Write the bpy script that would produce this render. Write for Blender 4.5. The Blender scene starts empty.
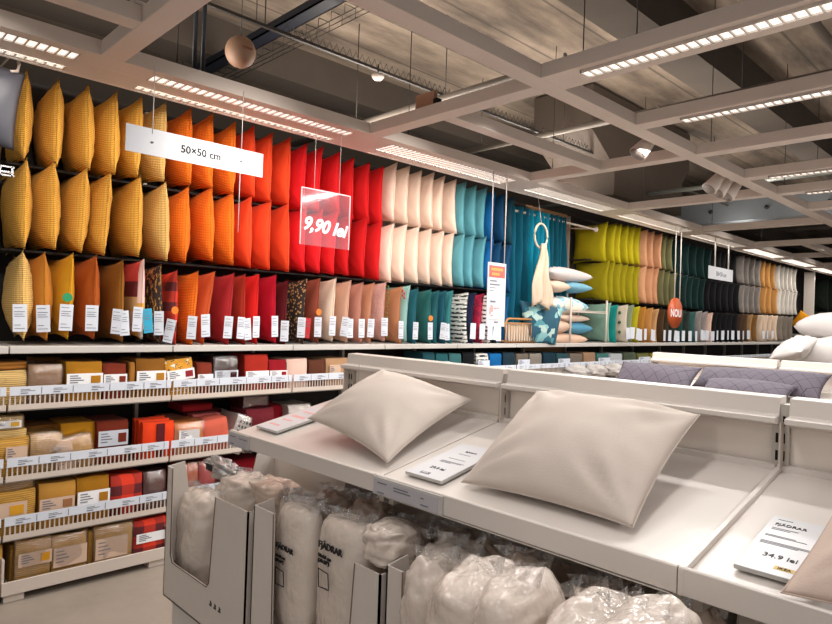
import bpy, math, random
from mathutils import Vector, Matrix, noise
random.seed(7)
C = bpy.context.scene.collection
PI = math.pi
# ------------------------------------------------------------------ camera
FPX, YAW, PITCH, ROLL, EYE = 640.4, math.radians(45.84), math.radians(.54), math.radians(1.95), 1.62
_F = Vector((math.cos(YAW)*math.cos(PITCH), math.sin(YAW)*math.cos(PITCH), math.sin(PITCH)))
_R0 = Vector((math.sin(YAW), -math.cos(YAW), 0)); _U0 = _R0.cross(_F)
_R = _R0*math.cos(ROLL)+_U0*math.sin(ROLL); _U = -_R0*math.sin(ROLL)+_U0*math.cos(ROLL)
def at(x, y, ax, val):
    """world point seen at a photo pixel on the plane X/Y/Z = val (measuring helper)"""
    d = _F+_R*((x-416)/FPX)-_U*((y-312)/FPX); o = Vector((0, 0, EYE)); i = 'XYZ'.index(ax)
    return o+d*((val-o[i])/d[i])
def depth(p): return (Vector(p)-Vector((0, 0, EYE))).dot(_F)
cam = bpy.data.cameras.new('camera'); camo = bpy.data.objects.new('camera', cam); C.objects.link(camo)
cam.sensor_width = 36; cam.lens = FPX*36/832; cam.clip_start = .05; cam.clip_end = 200
M = Matrix.Identity(4)
for r in range(3): M[r][0], M[r][1], M[r][2] = _R[r], _U[r], -_F[r]
M[2][3] = EYE; camo.matrix_world = M
bpy.context.scene.camera = camo
# ------------------------------------------------------------------ tags
def tag(o, label=None, cat=None, group=None, kind=None):
    if label: o['label'] = label
    if cat: o['category'] = cat
    if group: o['group'] = group
    if kind: o['kind'] = kind
    return o
def empty(name, loc, label, cat, group=None, rz=0, rot=None):
    o = bpy.data.objects.new(name, None); C.objects.link(o); o.location = loc
    o.rotation_euler = rot if rot else (0, 0, rz); o.empty_display_size = .05
    return tag(o, label, cat, group)
ORD = ['first', 'second', 'third', 'fourth', 'fifth', 'sixth', 'seventh', 'eighth', 'ninth', 'tenth', 'eleventh', 'twelfth', 'thirteenth', 'fourteenth', 'fifteenth', 'sixteenth', 'seventeenth', 'eighteenth']
# ------------------------------------------------------------------ mesh builder
class MB:
    def __init__(s): s.v = []; s.f = []; s.m = []; s.sm = []
    def add(s, vs, fs, mi=0, smooth=False):
        b = len(s.v); s.v += [tuple(v) for v in vs]
        for f in fs: s.f.append(tuple(i+b for i in f)); s.m.append(mi); s.sm.append(smooth)
    def box(s, x0, x1, y0, y1, z0, z1, mi=0, mat=None):
        vs = [Vector((x, y, z)) for x in (x0, x1) for y in (y0, y1) for z in (z0, z1)]
        if mat: vs = [mat@v for v in vs]
        s.add(vs, [(0, 1, 3, 2), (4, 6, 7, 5), (0, 4, 5, 1), (2, 3, 7, 6), (0, 2, 6, 4), (1, 5, 7, 3)], mi); return s
    def prism(s, poly, a0, a1, axis='Y', mi=0):
        """poly in the plane across axis; X:(y,z) Y:(x,z) Z:(x,y)"""
        def P(p, a): return {'X': (a, p[0], p[1]), 'Y': (p[0], a, p[1]), 'Z': (p[0], p[1], a)}[axis]
        n = len(poly); s.add([P(p, a0) for p in poly]+[P(p, a1) for p in poly],
            [tuple(range(n))[::-1], tuple(range(n, 2*n))]+[(i, (i+1) % n, (i+1) % n+n, i+n) for i in range(n)], mi); return s
    def tube(s, pts, r, n=8, mi=0, closed=False, caps=True):
        pts = [Vector(p) for p in pts]; N = len(pts); rings = []; up = Vector((0, 0, 1)); vs = []
        for i, p in enumerate(pts):
            if closed: t = pts[(i+1) % N]-pts[i-1]
            else: t = pts[min(i+1, N-1)]-pts[max(i-1, 0)]
            t.normalize(); u = t.cross(up)
            if u.length < .05: u = t.cross(Vector((1, 0, 0)))
            u.normalize(); w = t.cross(u)
            rr = r[i] if isinstance(r, (list, tuple)) else r
            for k in range(n):
                a = 2*PI*k/n; vs.append(p+u*math.cos(a)*rr+w*math.sin(a)*rr)
        fs = []
        for i in range(N if closed else N-1):
            j = (i+1) % N
            for k in range(n): fs.append((i*n+k, i*n+(k+1) % n, j*n+(k+1) % n, j*n+k))
        if caps and not closed: fs += [tuple(range(n))[::-1], tuple(range((N-1)*n, N*n))]
        s.add(vs, fs, mi, True); return s
    def mesh(s, name):
        me = bpy.data.meshes.new(name); me.from_pydata(s.v, [], s.f)
        me.polygons.foreach_set('material_index', s.m); me.polygons.foreach_set('use_smooth', s.sm); me.update(); return me
    def build(s, name, mat, parent=None, bevel=0, loc=None, rot=None):
        o = bpy.data.objects.new(name, s.mesh(name)); C.objects.link(o)
        for m in (mat if isinstance(mat, list) else [mat]): o.data.materials.append(m)
        if parent: o.parent = parent
        if loc: o.location = loc
        if rot: o.rotation_euler = rot
        if bevel:
            b = o.modifiers.new('bevel', 'BEVEL'); b.width = bevel; b.segments = 2; b.limit_method = 'ANGLE'
        return o
def inst(name, me, mat, parent=None, loc=None, rot=None):
    """object sharing mesh data with its own material"""
    o = bpy.data.objects.new(name, me); C.objects.link(o)
    if not me.materials: me.materials.append(None)
    o.material_slots[0].link = 'OBJECT'; o.material_slots[0].material = mat
    if parent: o.parent = parent
    if loc is not None: o.location = loc
    if rot is not None: o.rotation_euler = rot
    return o
# ------------------------------------------------------------------ materials
def lin(c):
    if isinstance(c, str): c = [int(c[i:i+2], 16)/255 for i in (1, 3, 5)]
    return tuple((x/12.92 if x <= .04045 else ((x+.055)/1.055)**2.4) for x in c)+(1,)
class NT:
    def __init__(s, name):
        s.mat = bpy.data.materials.new(name); s.mat.use_nodes = True; s.nt = s.mat.node_tree; s.nt.nodes.clear()
        s.out = s.n('ShaderNodeOutputMaterial'); s.b = s.n('ShaderNodeBsdfPrincipled'); s.l(s.b.outputs[0], s.out.inputs[0])
    def n(s, t, **k):
        x = s.nt.nodes.new(t)
        for a, b in k.items(): setattr(x, a, b)
        return x
    def l(s, a, b): s.nt.links.new(a, b)
    def coord(s, w='Object'): return s.n('ShaderNodeTexCoord').outputs[w]
    def map(s, v, sc=(1, 1, 1), rot=(0, 0, 0), loc=(0, 0, 0)):
        m = s.n('ShaderNodeMapping'); m.inputs['Scale'].default_value = sc; m.inputs['Rotation'].default_value = rot; m.inputs['Location'].default_value = loc
        s.l(v, m.inputs['Vector']); return m.outputs[0]
    def math(s, op, a, b=None, c=None):
        m = s.n('ShaderNodeMath', operation=op)
        for i, x in enumerate((a, b, c)):
            if x is None: continue
            if isinstance(x, (int, float)): m.inputs[i].default_value = x
            else: s.l(x, m.inputs[i])
        return m.outputs[0]
    def noise(s, v, sc, det=3, rough=.5):
        n = s.n('ShaderNodeTexNoise'); n.inputs['Scale'].default_value = sc; n.inputs['Detail'].default_value = det; n.inputs['Roughness'].default_value = rough
        s.l(v, n.inputs['Vector']); return n.outputs['Fac']
    def ramp(s, f, stops, const=False):
        r = s.n('ShaderNodeValToRGB'); r.color_ramp.interpolation = 'CONSTANT' if const else 'LINEAR'
        e = r.color_ramp.elements
        while len(e) < len(stops): e.new(.5)
        for x, (p, c) in zip(e, stops): x.position = p; x.color = lin(c) if isinstance(c, str) else c
        s.l(f, r.inputs[0]); return r.outputs[0]
    def mix(s, f, a, b, mode='MIX'):
        m = s.n('ShaderNodeMix', data_type='RGBA', blend_type=mode)
        for i, x in ((0, f), (6, a), (7, b)):
            if isinstance(x, (int, float)): m.inputs[i].default_value = x
            elif isinstance(x, (tuple, str)): m.inputs[i].default_value = lin(x) if isinstance(x, str) else x
            else: s.l(x, m.inputs[i])
        return m.outputs[2]
    def bump(s, h, st=.3, d=.01):
        b = s.n('ShaderNodeBump'); b.inputs['Strength'].default_value = st; b.inputs['Distance'].default_value = d
        s.l(h, b.inputs['Height']); s.l(b.outputs[0], s.b.inputs['Normal'])
    def set(s, **k):
        for a, b in k.items(): s.b.inputs[a.replace('_', ' ')].default_value = b
        return s
    def base(s, c):
        if isinstance(c, (str, tuple)): s.b.inputs['Base Color'].default_value = lin(c) if isinstance(c, str) else c
        else: s.l(c, s.b.inputs['Base Color'])
def vary(t, c, amt=.12, sc=6):
    f = t.noise(t.coord(), sc, 3)
    return t.mix(t.math('MULTIPLY', f, amt*2), c if not isinstance(c, str) else lin(c), (0, 0, 0, 1))
_mats = {}
def fabric(col, style='plain', rough=.85):
    k = (col, style)
    if k in _mats: return _mats[k]
    t = NT('fabric_'+style); t.set(Roughness=rough); t.b.inputs['Specular IOR Level'].default_value = .15
    t.b.inputs['Sheen Weight'].default_value = .02 if style != 'velvet' else .08; t.b.inputs['Sheen Roughness'].default_value = .5
    o = t.coord(); sep = t.n('ShaderNodeSeparateXYZ'); t.l(o, sep.inputs[0]); x, y, z = sep.outputs
    if style == 'waffle':
        a = t.math('ABSOLUTE', t.math('SINE', t.math('MULTIPLY', y, PI/.016))); b = t.math('ABSOLUTE', t.math('SINE', t.math('MULTIPLY', z, PI/.011)))
        h = t.math('MULTIPLY', t.math('POWER', a, .3), b)
        t.base(t.mix(h, lin(tuple(q*.74 for q in [int(col[i:i+2], 16)/255 for i in (1, 3, 5)])), lin(col))); t.bump(h, .6, .004)
    elif style == 'chunky':
        h = t.n('ShaderNodeTexVoronoi'); h.inputs['Scale'].default_value = 90; t.l(o, h.inputs['Vector'])
        t.base(vary(t, col, .15, 8)); t.bump(h.outputs['Distance'], .7, .006)
    else:
        h = t.noise(o, 220, 2); t.base(vary(t, col, .1 if style == 'plain' else .25, 7)); t.bump(h, .25, .002)
    _mats[k] = t.mat; return t.mat
def plain(name, col, rough=.5, metal=0, amt=.06, sc=3, bump=0):
    t = NT(name); t.set(Roughness=rough, Metallic=metal); t.base(vary(t, col, amt, sc))
    if bump: t.bump(t.noise(t.coord(), 60, 4), bump, .003)
    return t.mat
def emis(name, col, st):
    t = NT(name); t.base(col); t.b.inputs['Emission Color'].default_value = lin(col); t.b.inputs['Emission Strength'].default_value = st; return t.mat
def plastic_film(name='clear_plastic_film', op=.22, rough=.12):
    t = NT(name); t.nt.nodes.remove(t.b); tr = t.n('ShaderNodeBsdfTransparent'); g = t.n('ShaderNodeBsdfGlossy'); g.inputs['Roughness'].default_value = rough
    g.inputs['Color'].default_value = (.9, .9, .9, 1)
    f = t.n('ShaderNodeLayerWeight'); f.inputs['Blend'].default_value = .35
    m = t.n('ShaderNodeMixShader'); t.l(t.math('MINIMUM', t.math('ADD', t.math('MULTIPLY', f.outputs['Fresnel'], .5), .13), .5), m.inputs[0]); t.l(tr.outputs[0], m.inputs[1]); t.l(g.outputs[0], m.inputs[2])
    b = t.n('ShaderNodeBump'); b.inputs['Strength'].default_value = .9; b.inputs['Distance'].default_value = .01; t.l(t.noise(t.coord(), 45, 4, .6), b.inputs['Height']); t.l(b.outputs[0], g.inputs['Normal']); t.l(b.outputs[0], f.inputs['Normal'])
    t.l(m.outputs[0], t.out.inputs[0]); return t.mat
def floor_mat():
    t = NT('polished_concrete'); o = t.coord(); a = t.noise(o, 1.3, 6, .6); b = t.noise(o, 14, 5, .7)
    c = t.ramp(a, [(.3, '#80766c'), (.7, '#9d9287')]); t.base(t.mix(t.math('MULTIPLY', b, .35), c, lin('#aca195'))); t.set(Roughness=.45); t.bump(b, .08, .002); return t.mat
def slab_mat():
    t = NT('raw_concrete_slab'); o = t.map(t.coord(), (.5, 2.0, 1)); a = t.noise(o, 1.6, 5, .6); b = t.noise(t.coord(), 9, 5, .7)
    sep = t.n('ShaderNodeSeparateXYZ'); t.l(t.coord(), sep.inputs[0])
    ln = t.math('GREATER_THAN', t.math('FRACT', t.math('MULTIPLY', sep.outputs[1], 1/.6)), .04)
    c = t.ramp(a, [(.32, '#453c34'), (.5, '#75685b'), (.7, '#988979')]); c = t.mix(t.math('MULTIPLY', b, .4), c, lin('#4c4239')); c = t.mix(t.math('MULTIPLY', t.math('SUBTRACT', 1, ln), .6), c, lin('#2c2722'))
    t.base(c); t.set(Roughness=.9); t.bump(b, .3, .01); return t.mat
W_metal = plain('white_powder_coated_metal', '#c6bab0', .45, amt=.04)
W_shelf = plain('white_laminate', '#d2cac3', .35, amt=.03)
W_rail = plain('pale_grey_metal', '#bdbab6', .4)
W_beam = plain('white_painted_steel_grid', '#d6cbc3', .5, amt=.04)
PANEL = plain('off_white_panel', '#e3d8ce', .5, amt=.04)
POST = plain('galvanised_grey_post', '#b8b1a8', .4, .3)
DARK = plain('dark_brown_back_panel', '#1e1917', .8)
BLACK = plain('black_slot', '#0b0a0a', .9)
INK = plain('black_ink', '#17161a', .7)
GREYINK = plain('grey_print', '#6d6f78', .7)
PAPER = plain('white_paper', '#e6e6e8', .6, amt=.02)
PAPERB = plain('bluish_price_paper', '#ccd2dd', .55, amt=.03)
KRAFT = plain('kraft_band_paper', '#c9ac96', .6)
CARD = plain('grey_white_cardboard', '#cdc4bc', .7, amt=.05, bump=.08)
CARDIN = plain('raw_cardboard_edge', '#b9a48d', .8)
CHROME = plain('chrome', '#c8c8ca', .2, 1)
FILM = plastic_film()
FLOOR = floor_mat(); SLAB = slab_mat()
STRING = plain('white_cord', '#cfc9c4', .6)
# ------------------------------------------------------------------ cushions
def crease(x, y, w, h, seed, amp):
    """puckers radiating from the corners of a cushion"""
    s = 0
    for i, (cx, cy) in enumerate(((-1, -1), (1, -1), (1, 1), (-1, 1))):
        dx, dy = x-cx*w/2, y-cy*h/2; r = math.hypot(dx, dy); th = math.atan2(dy, dx)
        s += math.sin(th*13+seed*3.1+i*1.7+r*9)*math.exp(-((r-.09)/.11)**2)
    s += 1.0*noise.noise(Vector((x*5+seed*7.3, y*5, seed)))+.55*noise.noise(Vector((x*13+seed, y*9, seed*2.2)))
    s += .5*math.sin(y*75+seed+3*noise.noise(Vector((x*6, y*6, seed))))*math.exp(-(w/2-abs(x))/.045)+.4*math.sin(x*70+seed*2+3*noise.noise(Vector((x*6, y*6, seed+4))))*math.exp(-(h/2-abs(y))/.045)
    return s*amp
def cushion_mesh(name, w, h, t, n=14, seed=0, pinch=.07, amp=.006, mapf=None, pw=.5):
    """closed pillow form; local (a across w, b across h, c thickness) -> mapf(a,b,c)"""
    mb = MB(); idx = {}; vs = []
    for side in (1, -1):
        for i in range(n+1):
            for j in range(n+1):
                rim = i in (0, n) or j in (0, n)
                if side == -1 and rim: idx[(side, i, j)] = idx[(1, i, j)]; continue
                u = -math.cos(PI*i/n); v = -math.cos(PI*j/n)
                u = u*.55+(2*i/n-1)*.45; v = v*.55+(2*j/n-1)*.45
                a = w/2*u*(1-pinch*(1-v*v)); b = h/2*v*(1-pinch*(1-u*u))
                c = t/2*(max(0, (1-u*u)*(1-v*v)))**pw
                if not rim:
                    c += crease(a, b, w, h, seed+(0 if side == 1 else 5), amp)*min(1, 3*(1-abs(u)))*min(1, 3*(1-abs(v)))
                p = (a, b, c*side); idx[(side, i, j)] = len(vs); vs.append(mapf(*p) if mapf else p)
    fs = []
    for side in (1, -1):
        for i in range(n):
            for j in range(n):
                q = [idx[(side, i, j)], idx[(side, i+1, j)], idx[(side, i+1, j+1)], idx[(side, i, j+1)]]
                fs.append(tuple(q if side == 1 else q[::-1]))
    mb.add(vs, fs, 0, True); rim = [vs[idx[(1, i, 0)]] for i in range(n+1)]+[vs[idx[(1, n, j)]] for j in range(1, n+1)]+[vs[idx[(1, i, n)]] for i in range(n-1, -1, -1)]+[vs[idx[(1, 0, j)]] for j in range(n-1, 0, -1)]
    return mb, rim
# hanging cushion: origin at its front top corner; Y backwards, Z down, thickness along X
HANG = []
for k in range(7):
    mf = (lambda a, b, c: (c, a+.25, b-.25)) if k % 2 else (lambda a, b, c: (-c, a+.25, b-.25))
    mb, rim = cushion_mesh('cushion', .51, .51, [.15, .165, .14, .17, .155, .16, .145][k], 16, k*1.3+.4, .09+.02*(k % 3)/2, .011, mf, .6)
    seam = MB(); seam.tube(rim, .0028, 5, closed=True); HANG.append((mb.mesh('cushion'), seam.mesh('seam')))
tagm = MB(); tagm.box(-.034, .034, -.002, 0, -.155, 0); TAGM = tagm.mesh('care_card')
for i in range(5): pass
tp = MB()
for i, (z, w) in enumerate([(-.018, .04), (-.04, .05), (-.054, .042), (-.066, .05), (-.115, .03), (-.135, .05)]): tp.box(-.027, -.027+w, -.0035, -.0021, z-.0035, z)
TAGP = tp.mesh('print')
def hang(px, py, mat, label, group, row, tagc=None, seam=True, scale=1, lean=None, yaw=None, Y=4.1, cat='cushion', extra=None, sx=1, name='cushion'):
    p = at(px, py, 'Y', Y); k = random.randrange(len(HANG)); me, sm = HANG[k]
    o = inst(name, me, mat); tag(o, label, cat, group)
    o.location = p; o.rotation_euler = (random.uniform(-.02, .02), random.uniform(-.05, .05) if lean is None else lean, random.uniform(-.07, .05) if yaw is None else yaw)
    o.scale = (sx, scale, scale)
    if seam: inst('seam', sm, mat, o)
    if tagc:
        for q, (dx, dz, rot, col) in enumerate(tagc):
            c = inst('care_card', TAGM, col, o, (dx-.018, -.012, -.3+dz), (0, rot, random.uniform(-.5, .1)))
            c['label'] = 'white care card with small print' if col is PAPERB else 'coloured care card'
            if px < 460: inst('print', TAGP, GREYINK, c)
    return o
# colour table
MU = fabric('#e8ab48', 'waffle'); MU2 = fabric('#e9bd70', 'waffle'); OR = fabric('#f4781f', 'waffle'); TG = fabric('#dc4420'); BR = fabric('#df1f26'); DR = fabric('#c8191d')
BL = fabric('#ecd2c2'); LT = fabric('#5f9fac'); RB = fabric('#0d5a95'); NB = fabric('#0f3f63'); DT = fabric('#123b4c')
rowA = [((27, 70), MU, 'm'), ((59, 79), MU, 'm'), ((89, 85), MU, 'm'), ((117, 92), MU, 'm'), ((142, 97), MU, 'm'), ((166, 103), MU2, 'm'), ((190.8, 108.5), OR, 'o'), ((213, 114), OR, 'o'), ((235.5, 122), OR, 'o'),
 ((254, 126), TG, 't'), ((272.6, 133), TG, 't'), ((290.6, 137.6), TG, 't'), ((307, 143.7), BR, 'r'), ((323, 147), BR, 'r'), ((340, 152), BR, 'r'), ((353.8, 158), DR, 'd'), ((369.7, 163), DR, 'd'), ((383.7, 166.7), DR, 'd'),
 ((397, 163), BL, 'b'), ((409.7, 166.5), BL, 'b'), ((421.6, 171), BL, 'b'), ((434, 173), BL, 'b'), ((444.8, 176.4), BL, 'b'), ((456, 180), BL, 'b'), ((466, 182.5), LT, 'l'), ((476.6, 185.7), LT, 'l'), ((487, 188), LT, 'l'), ((495.6, 191.5), RB, 'n'), ((504.8, 193.6), NB, 'n'), ((514, 197), DT, 'n')]
rowB = [((27, 159), MU, 'm'), ((55, 162), MU, 'm'), ((87, 168), MU, 'm'), ((111, 173), MU, 'm'), ((140.6, 176.6), MU, 'm'), ((166, 182.6), MU2, 'm'), ((188.5, 187), OR, 'o'), ((212, 187), OR, 'o'), ((233, 193), OR, 'o'),
 ((251.4, 197), TG, 't'), ((271, 201), TG, 't'), ((288.5, 204), TG, 't'), ((307, 206), BR, 'r'), ((323, 209), BR, 'r'), ((338, 211.7), BR, 'r'), ((352.5, 214), DR, 'd'), ((368, 217), DR, 'd'), ((382, 221), DR, 'd'),
 ((394, 224), BL, 'b'), ((407, 225), BL, 'b'), ((419, 227), BL, 'b'), ((431.6, 229), BL, 'b'), ((444, 231.5), BL, 'b'), ((454, 233), BL, 'b'), ((464.7, 234), LT, 'l'), ((474.5, 235.5), LT, 'l'), ((486, 237), LT, 'l'), ((493.5, 240), RB, 'n'), ((501.5, 242.5), NB, 'n'), ((511.5, 245), NB, 'n')]
NM = dict(m='mustard yellow waffle', o='bright orange waffle', t='tangerine red', r='bright red', d='deep red', b='pale blush', l='light teal', n='royal to navy blue',
          L='lime green', p='peach beige', g='olive green', k='dark green velvet', K='black', y='silver grey', a='tan', w='white')
CT = dict(m='in front of the yellow end of the wall', o='under the long white size sign', t='beside the long white size sign', r='beside the clear price sheet', d='between the bright red and blush ones',
          b='left of the light teal ones', l='left of the navy ones', n='beside the teal curtain', L='right of the teal curtain', p='right of the lime ones', g='beside the hanging cords', k='behind the round orange sign', K='under the far white sign', y='right of the black ones', a='left of the white ones', w='at the far end of the wall')
def do_row(row, rn, cat='cushion'):
    cnt = {}
    for (px, py), m, k in row: cnt[k] = cnt.get(k, 0)+1
    i = {}
    for (px, py), m, k in row:
        i[k] = i.get(k, 0)+1
        hang(px, py, m, '%s cushion, %s from left of its colour, %s row' % (NM[k], ORD[i[k]-1], rn), '%s cushions in the %s row' % (NM[k], rn), rn, seam=px < 660)
do_row(rowA, 'top hanging'); do_row(rowB, 'middle hanging')
LI = fabric('#a69a14'); LI2 = fabric('#8f8510'); PB = fabric('#cf9a76'); OG = fabric('#6b6a49'); GV = fabric('#0b2c2b', 'velvet'); BK = fabric('#101114'); SG = fabric('#8c8682', 'velvet'); TN = fabric('#b07f47'); WH = fabric('#ded9d2', 'chunky')  # top-row lime is a lighter copy, its stronger light put into the colour
def seq(xs, y0, y1, x0, x1, m, k): return [((x, y0+(y1-y0)*(x-x0)/(x1-x0)), m, k) for x in xs]
q = (222, 268, 608, 797)
do_row(seq([608, 617, 622, 629, 635.5, 641], 222, 227.5, 608, 641, LI, 'L')+seq([648, 654.6, 662.8], 230, 233.5, 648, 663, PB, 'p')+seq([667.5, 673], 235, 237, 667, 673, OG, 'g')
 +seq([678, 683, 690, 698, 705, 712], 239, 248.5, 678, 712, GV, 'k')+seq([717, 722, 727, 732, 737], 249.5, 254, 717, 737, BK, 'K')+seq([745, 750.6, 756, 761.7], 255.5, 260, 745, 762, SG, 'y')+seq([766, 771, 776], 261, 264, 766, 776, TN, 'a')+seq([781, 785, 789, 793, 797], 265, 269, 781, 797, WH, 'w'), 'top hanging')
do_row(seq([609.6, 615, 622, 628, 634, 639.5], 261, 267, 609, 640, LI2, 'L')+seq([647, 654, 659], 266.5, 268.5, 647, 659, PB, 'p')+seq([664.6, 670, 677], 270, 273, 664, 677, OG, 'g')
 +seq([682, 688, 694, 700, 706], 274, 279, 682, 706, GV, 'k')+seq([711, 717, 723, 729, 735, 740], 280, 284, 711, 740, BK, 'K')+seq([745, 750, 755, 761], 285, 287, 745, 761, SG, 'y')+seq([767, 772, 778], 287.5, 289, 767, 778, TN, 'a')+seq([782, 786, 790, 794, 797.5], 289.5, 291.5, 782, 797, WH, 'w'), 'middle hanging')
# ---- patterned fabrics for the bottom row
def pat(name, fn, rough=.85):
    t = NT(name); t.set(Roughness=rough); sep = t.n('ShaderNodeSeparateXYZ'); o = t.coord(); t.l(o, sep.inputs[0]); t.base(fn(t, o, *sep.outputs)); t.bump(t.noise(o, 180, 2), .25, .002); return t.mat
def f_patch(t, o, x, y, z):
    c = t.ramp(t.math('MULTIPLY', z, -2), [(0, '#c9403a'), (.27, '#6e2326'), (.47, '#c7a06a'), (.66, '#e3c9bb'), (.9, '#c98a3a')], True)
    return t.mix(t.math('LESS_THAN', y, .035), c, t.ramp(t.math('MULTIPLY', z, -2), [(0, '#d8b4ae'), (.55, '#cf9a3d'), (.75, '#e0cfc4')], True))
def f_plaid(t, o, x, y, z):
    a = t.math('LESS_THAN', t.math('FRACT', t.math('MULTIPLY', z, 7.5)), .45); b = t.math('LESS_THAN', t.math('FRACT', t.math('MULTIPLY', t.math('ADD', x, y), 7.5)), .45)
    return t.mix(t.math('MULTIPLY', t.math('ADD', a, b), .5), lin('#e2381a'), lin('#5d1a20'))
def f_leop(t, o, x, y, z):
    v = t.n('ShaderNodeTexVoronoi'); v.inputs['Scale'].default_value = 42; t.l(o, v.inputs[0]); return t.ramp(v.outputs['Distance'], [(0, '#b58a5b'), (.3, '#b58a5b'), (.36, '#2b1d16'), (.7, '#2b1d16')], True)
def f_darkp(t, o, x, y, z):
    a = t.noise(t.map(o, (1, 1, .35)), 60, 2); return t.ramp(a, [(0, '#2c1c18'), (.55, '#3b2520'), (.57, '#c08d3f'), (.64, '#3b2520'), (.7, '#d9c9a0')], True)
def f_stripe(t, o, x, y, z):
    a = t.math('FRACT', t.math('MULTIPLY', z, 24)); n = t.noise(t.map(o, (1, 1, 3)), 22, 2)
    return t.mix(t.math('MULTIPLY', t.math('LESS_THAN', a, .5), t.math('GREATER_THAN', n, .44)), lin('#d9d8d4'), lin('#22272e'))
def f_mag(t, o, x, y, z):
    return t.ramp(t.noise(o, 26, 3), [(0, '#8e1238'), (.45, '#b5173f'), (.6, '#2b1220')], True)
def f_geo(t, o, x, y, z):
    v = t.n('ShaderNodeTexVoronoi', distance='MANHATTAN'); v.inputs['Scale'].default_value = 11; t.l(t.map(o, (1, 0, 1)), v.inputs[0])
    return t.ramp(v.outputs['Color'], [(0, '#1f4f63'), (.3, '#4f8b96'), (.45, '#a9c3bd'), (.58, '#2d6b80'), (.7, '#7fb0b4')], True)
def f_lat(t, o, x, y, z):
    a = t.math('SINE', t.math('MULTIPLY', t.math('ADD', x, z), 130)); b = t.math('SINE', t.math('MULTIPLY', t.math('SUBTRACT', x, z), 130))
    return t.mix(t.math('LESS_THAN', t.math('MINIMUM', t.math('ABSOLUTE', a), t.math('ABSOLUTE', b)), .22), lin('#c79d8c'), lin('#ecdcd4'))
def f_zig(t, o, x, y, z):
    return t.ramp(t.noise(t.map(o, (1, 1, 2)), 30, 1), [(0, '#c98a22'), (.5, '#d9a03a'), (.56, '#5b3a18'), (.62, '#e8dcc0')], True)
def f_quilt(t, o, x, y, z):
    a = t.math('SINE', t.math('MULTIPLY', t.math('ADD', x, t.math('MULTIPLY', y, .8)), 42)); b = t.math('SINE', t.math('MULTIPLY', t.math('SUBTRACT', x, t.math('MULTIPLY', y, .8)), 42))
    return t.mix(t.math('LESS_THAN', t.math('MINIMUM', t.math('ABSOLUTE', a), t.math('ABSOLUTE', b)), .09), lin('#544e58'), lin('#35313a'))
PATCH = pat('patchwork_fabric', f_patch); PLAID = pat('orange_maroon_plaid', f_plaid); LEOP = pat('leopard_spot_fabric', f_leop); DKP = pat('dark_gold_figured_fabric', f_darkp)
STR = pat('black_white_dash_fabric', f_stripe); MAG = pat('magenta_black_fabric', f_mag); GEO = pat('teal_geometric_fabric', f_geo); LAT = pat('pink_lattice_fabric', f_lat); ZIG = pat('mustard_zigzag_fabric', f_zig); QUILT = pat('grey_diamond_quilt', f_quilt)
T1 = [(0, 0, 0, PAPERB)]
def two(d=.03): return [(-.02, 0, .1, PAPERB), (d, -.01, -.06, PAPERB)]
CYAN = plain('cyan_card', '#1e9cc0', .5); REDC = plain('red_card', '#c3232c', .5); ORC = plain('orange_sticker', '#e07a1e', .5); GRC = plain('green_sticker', '#178a58', .5)
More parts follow.
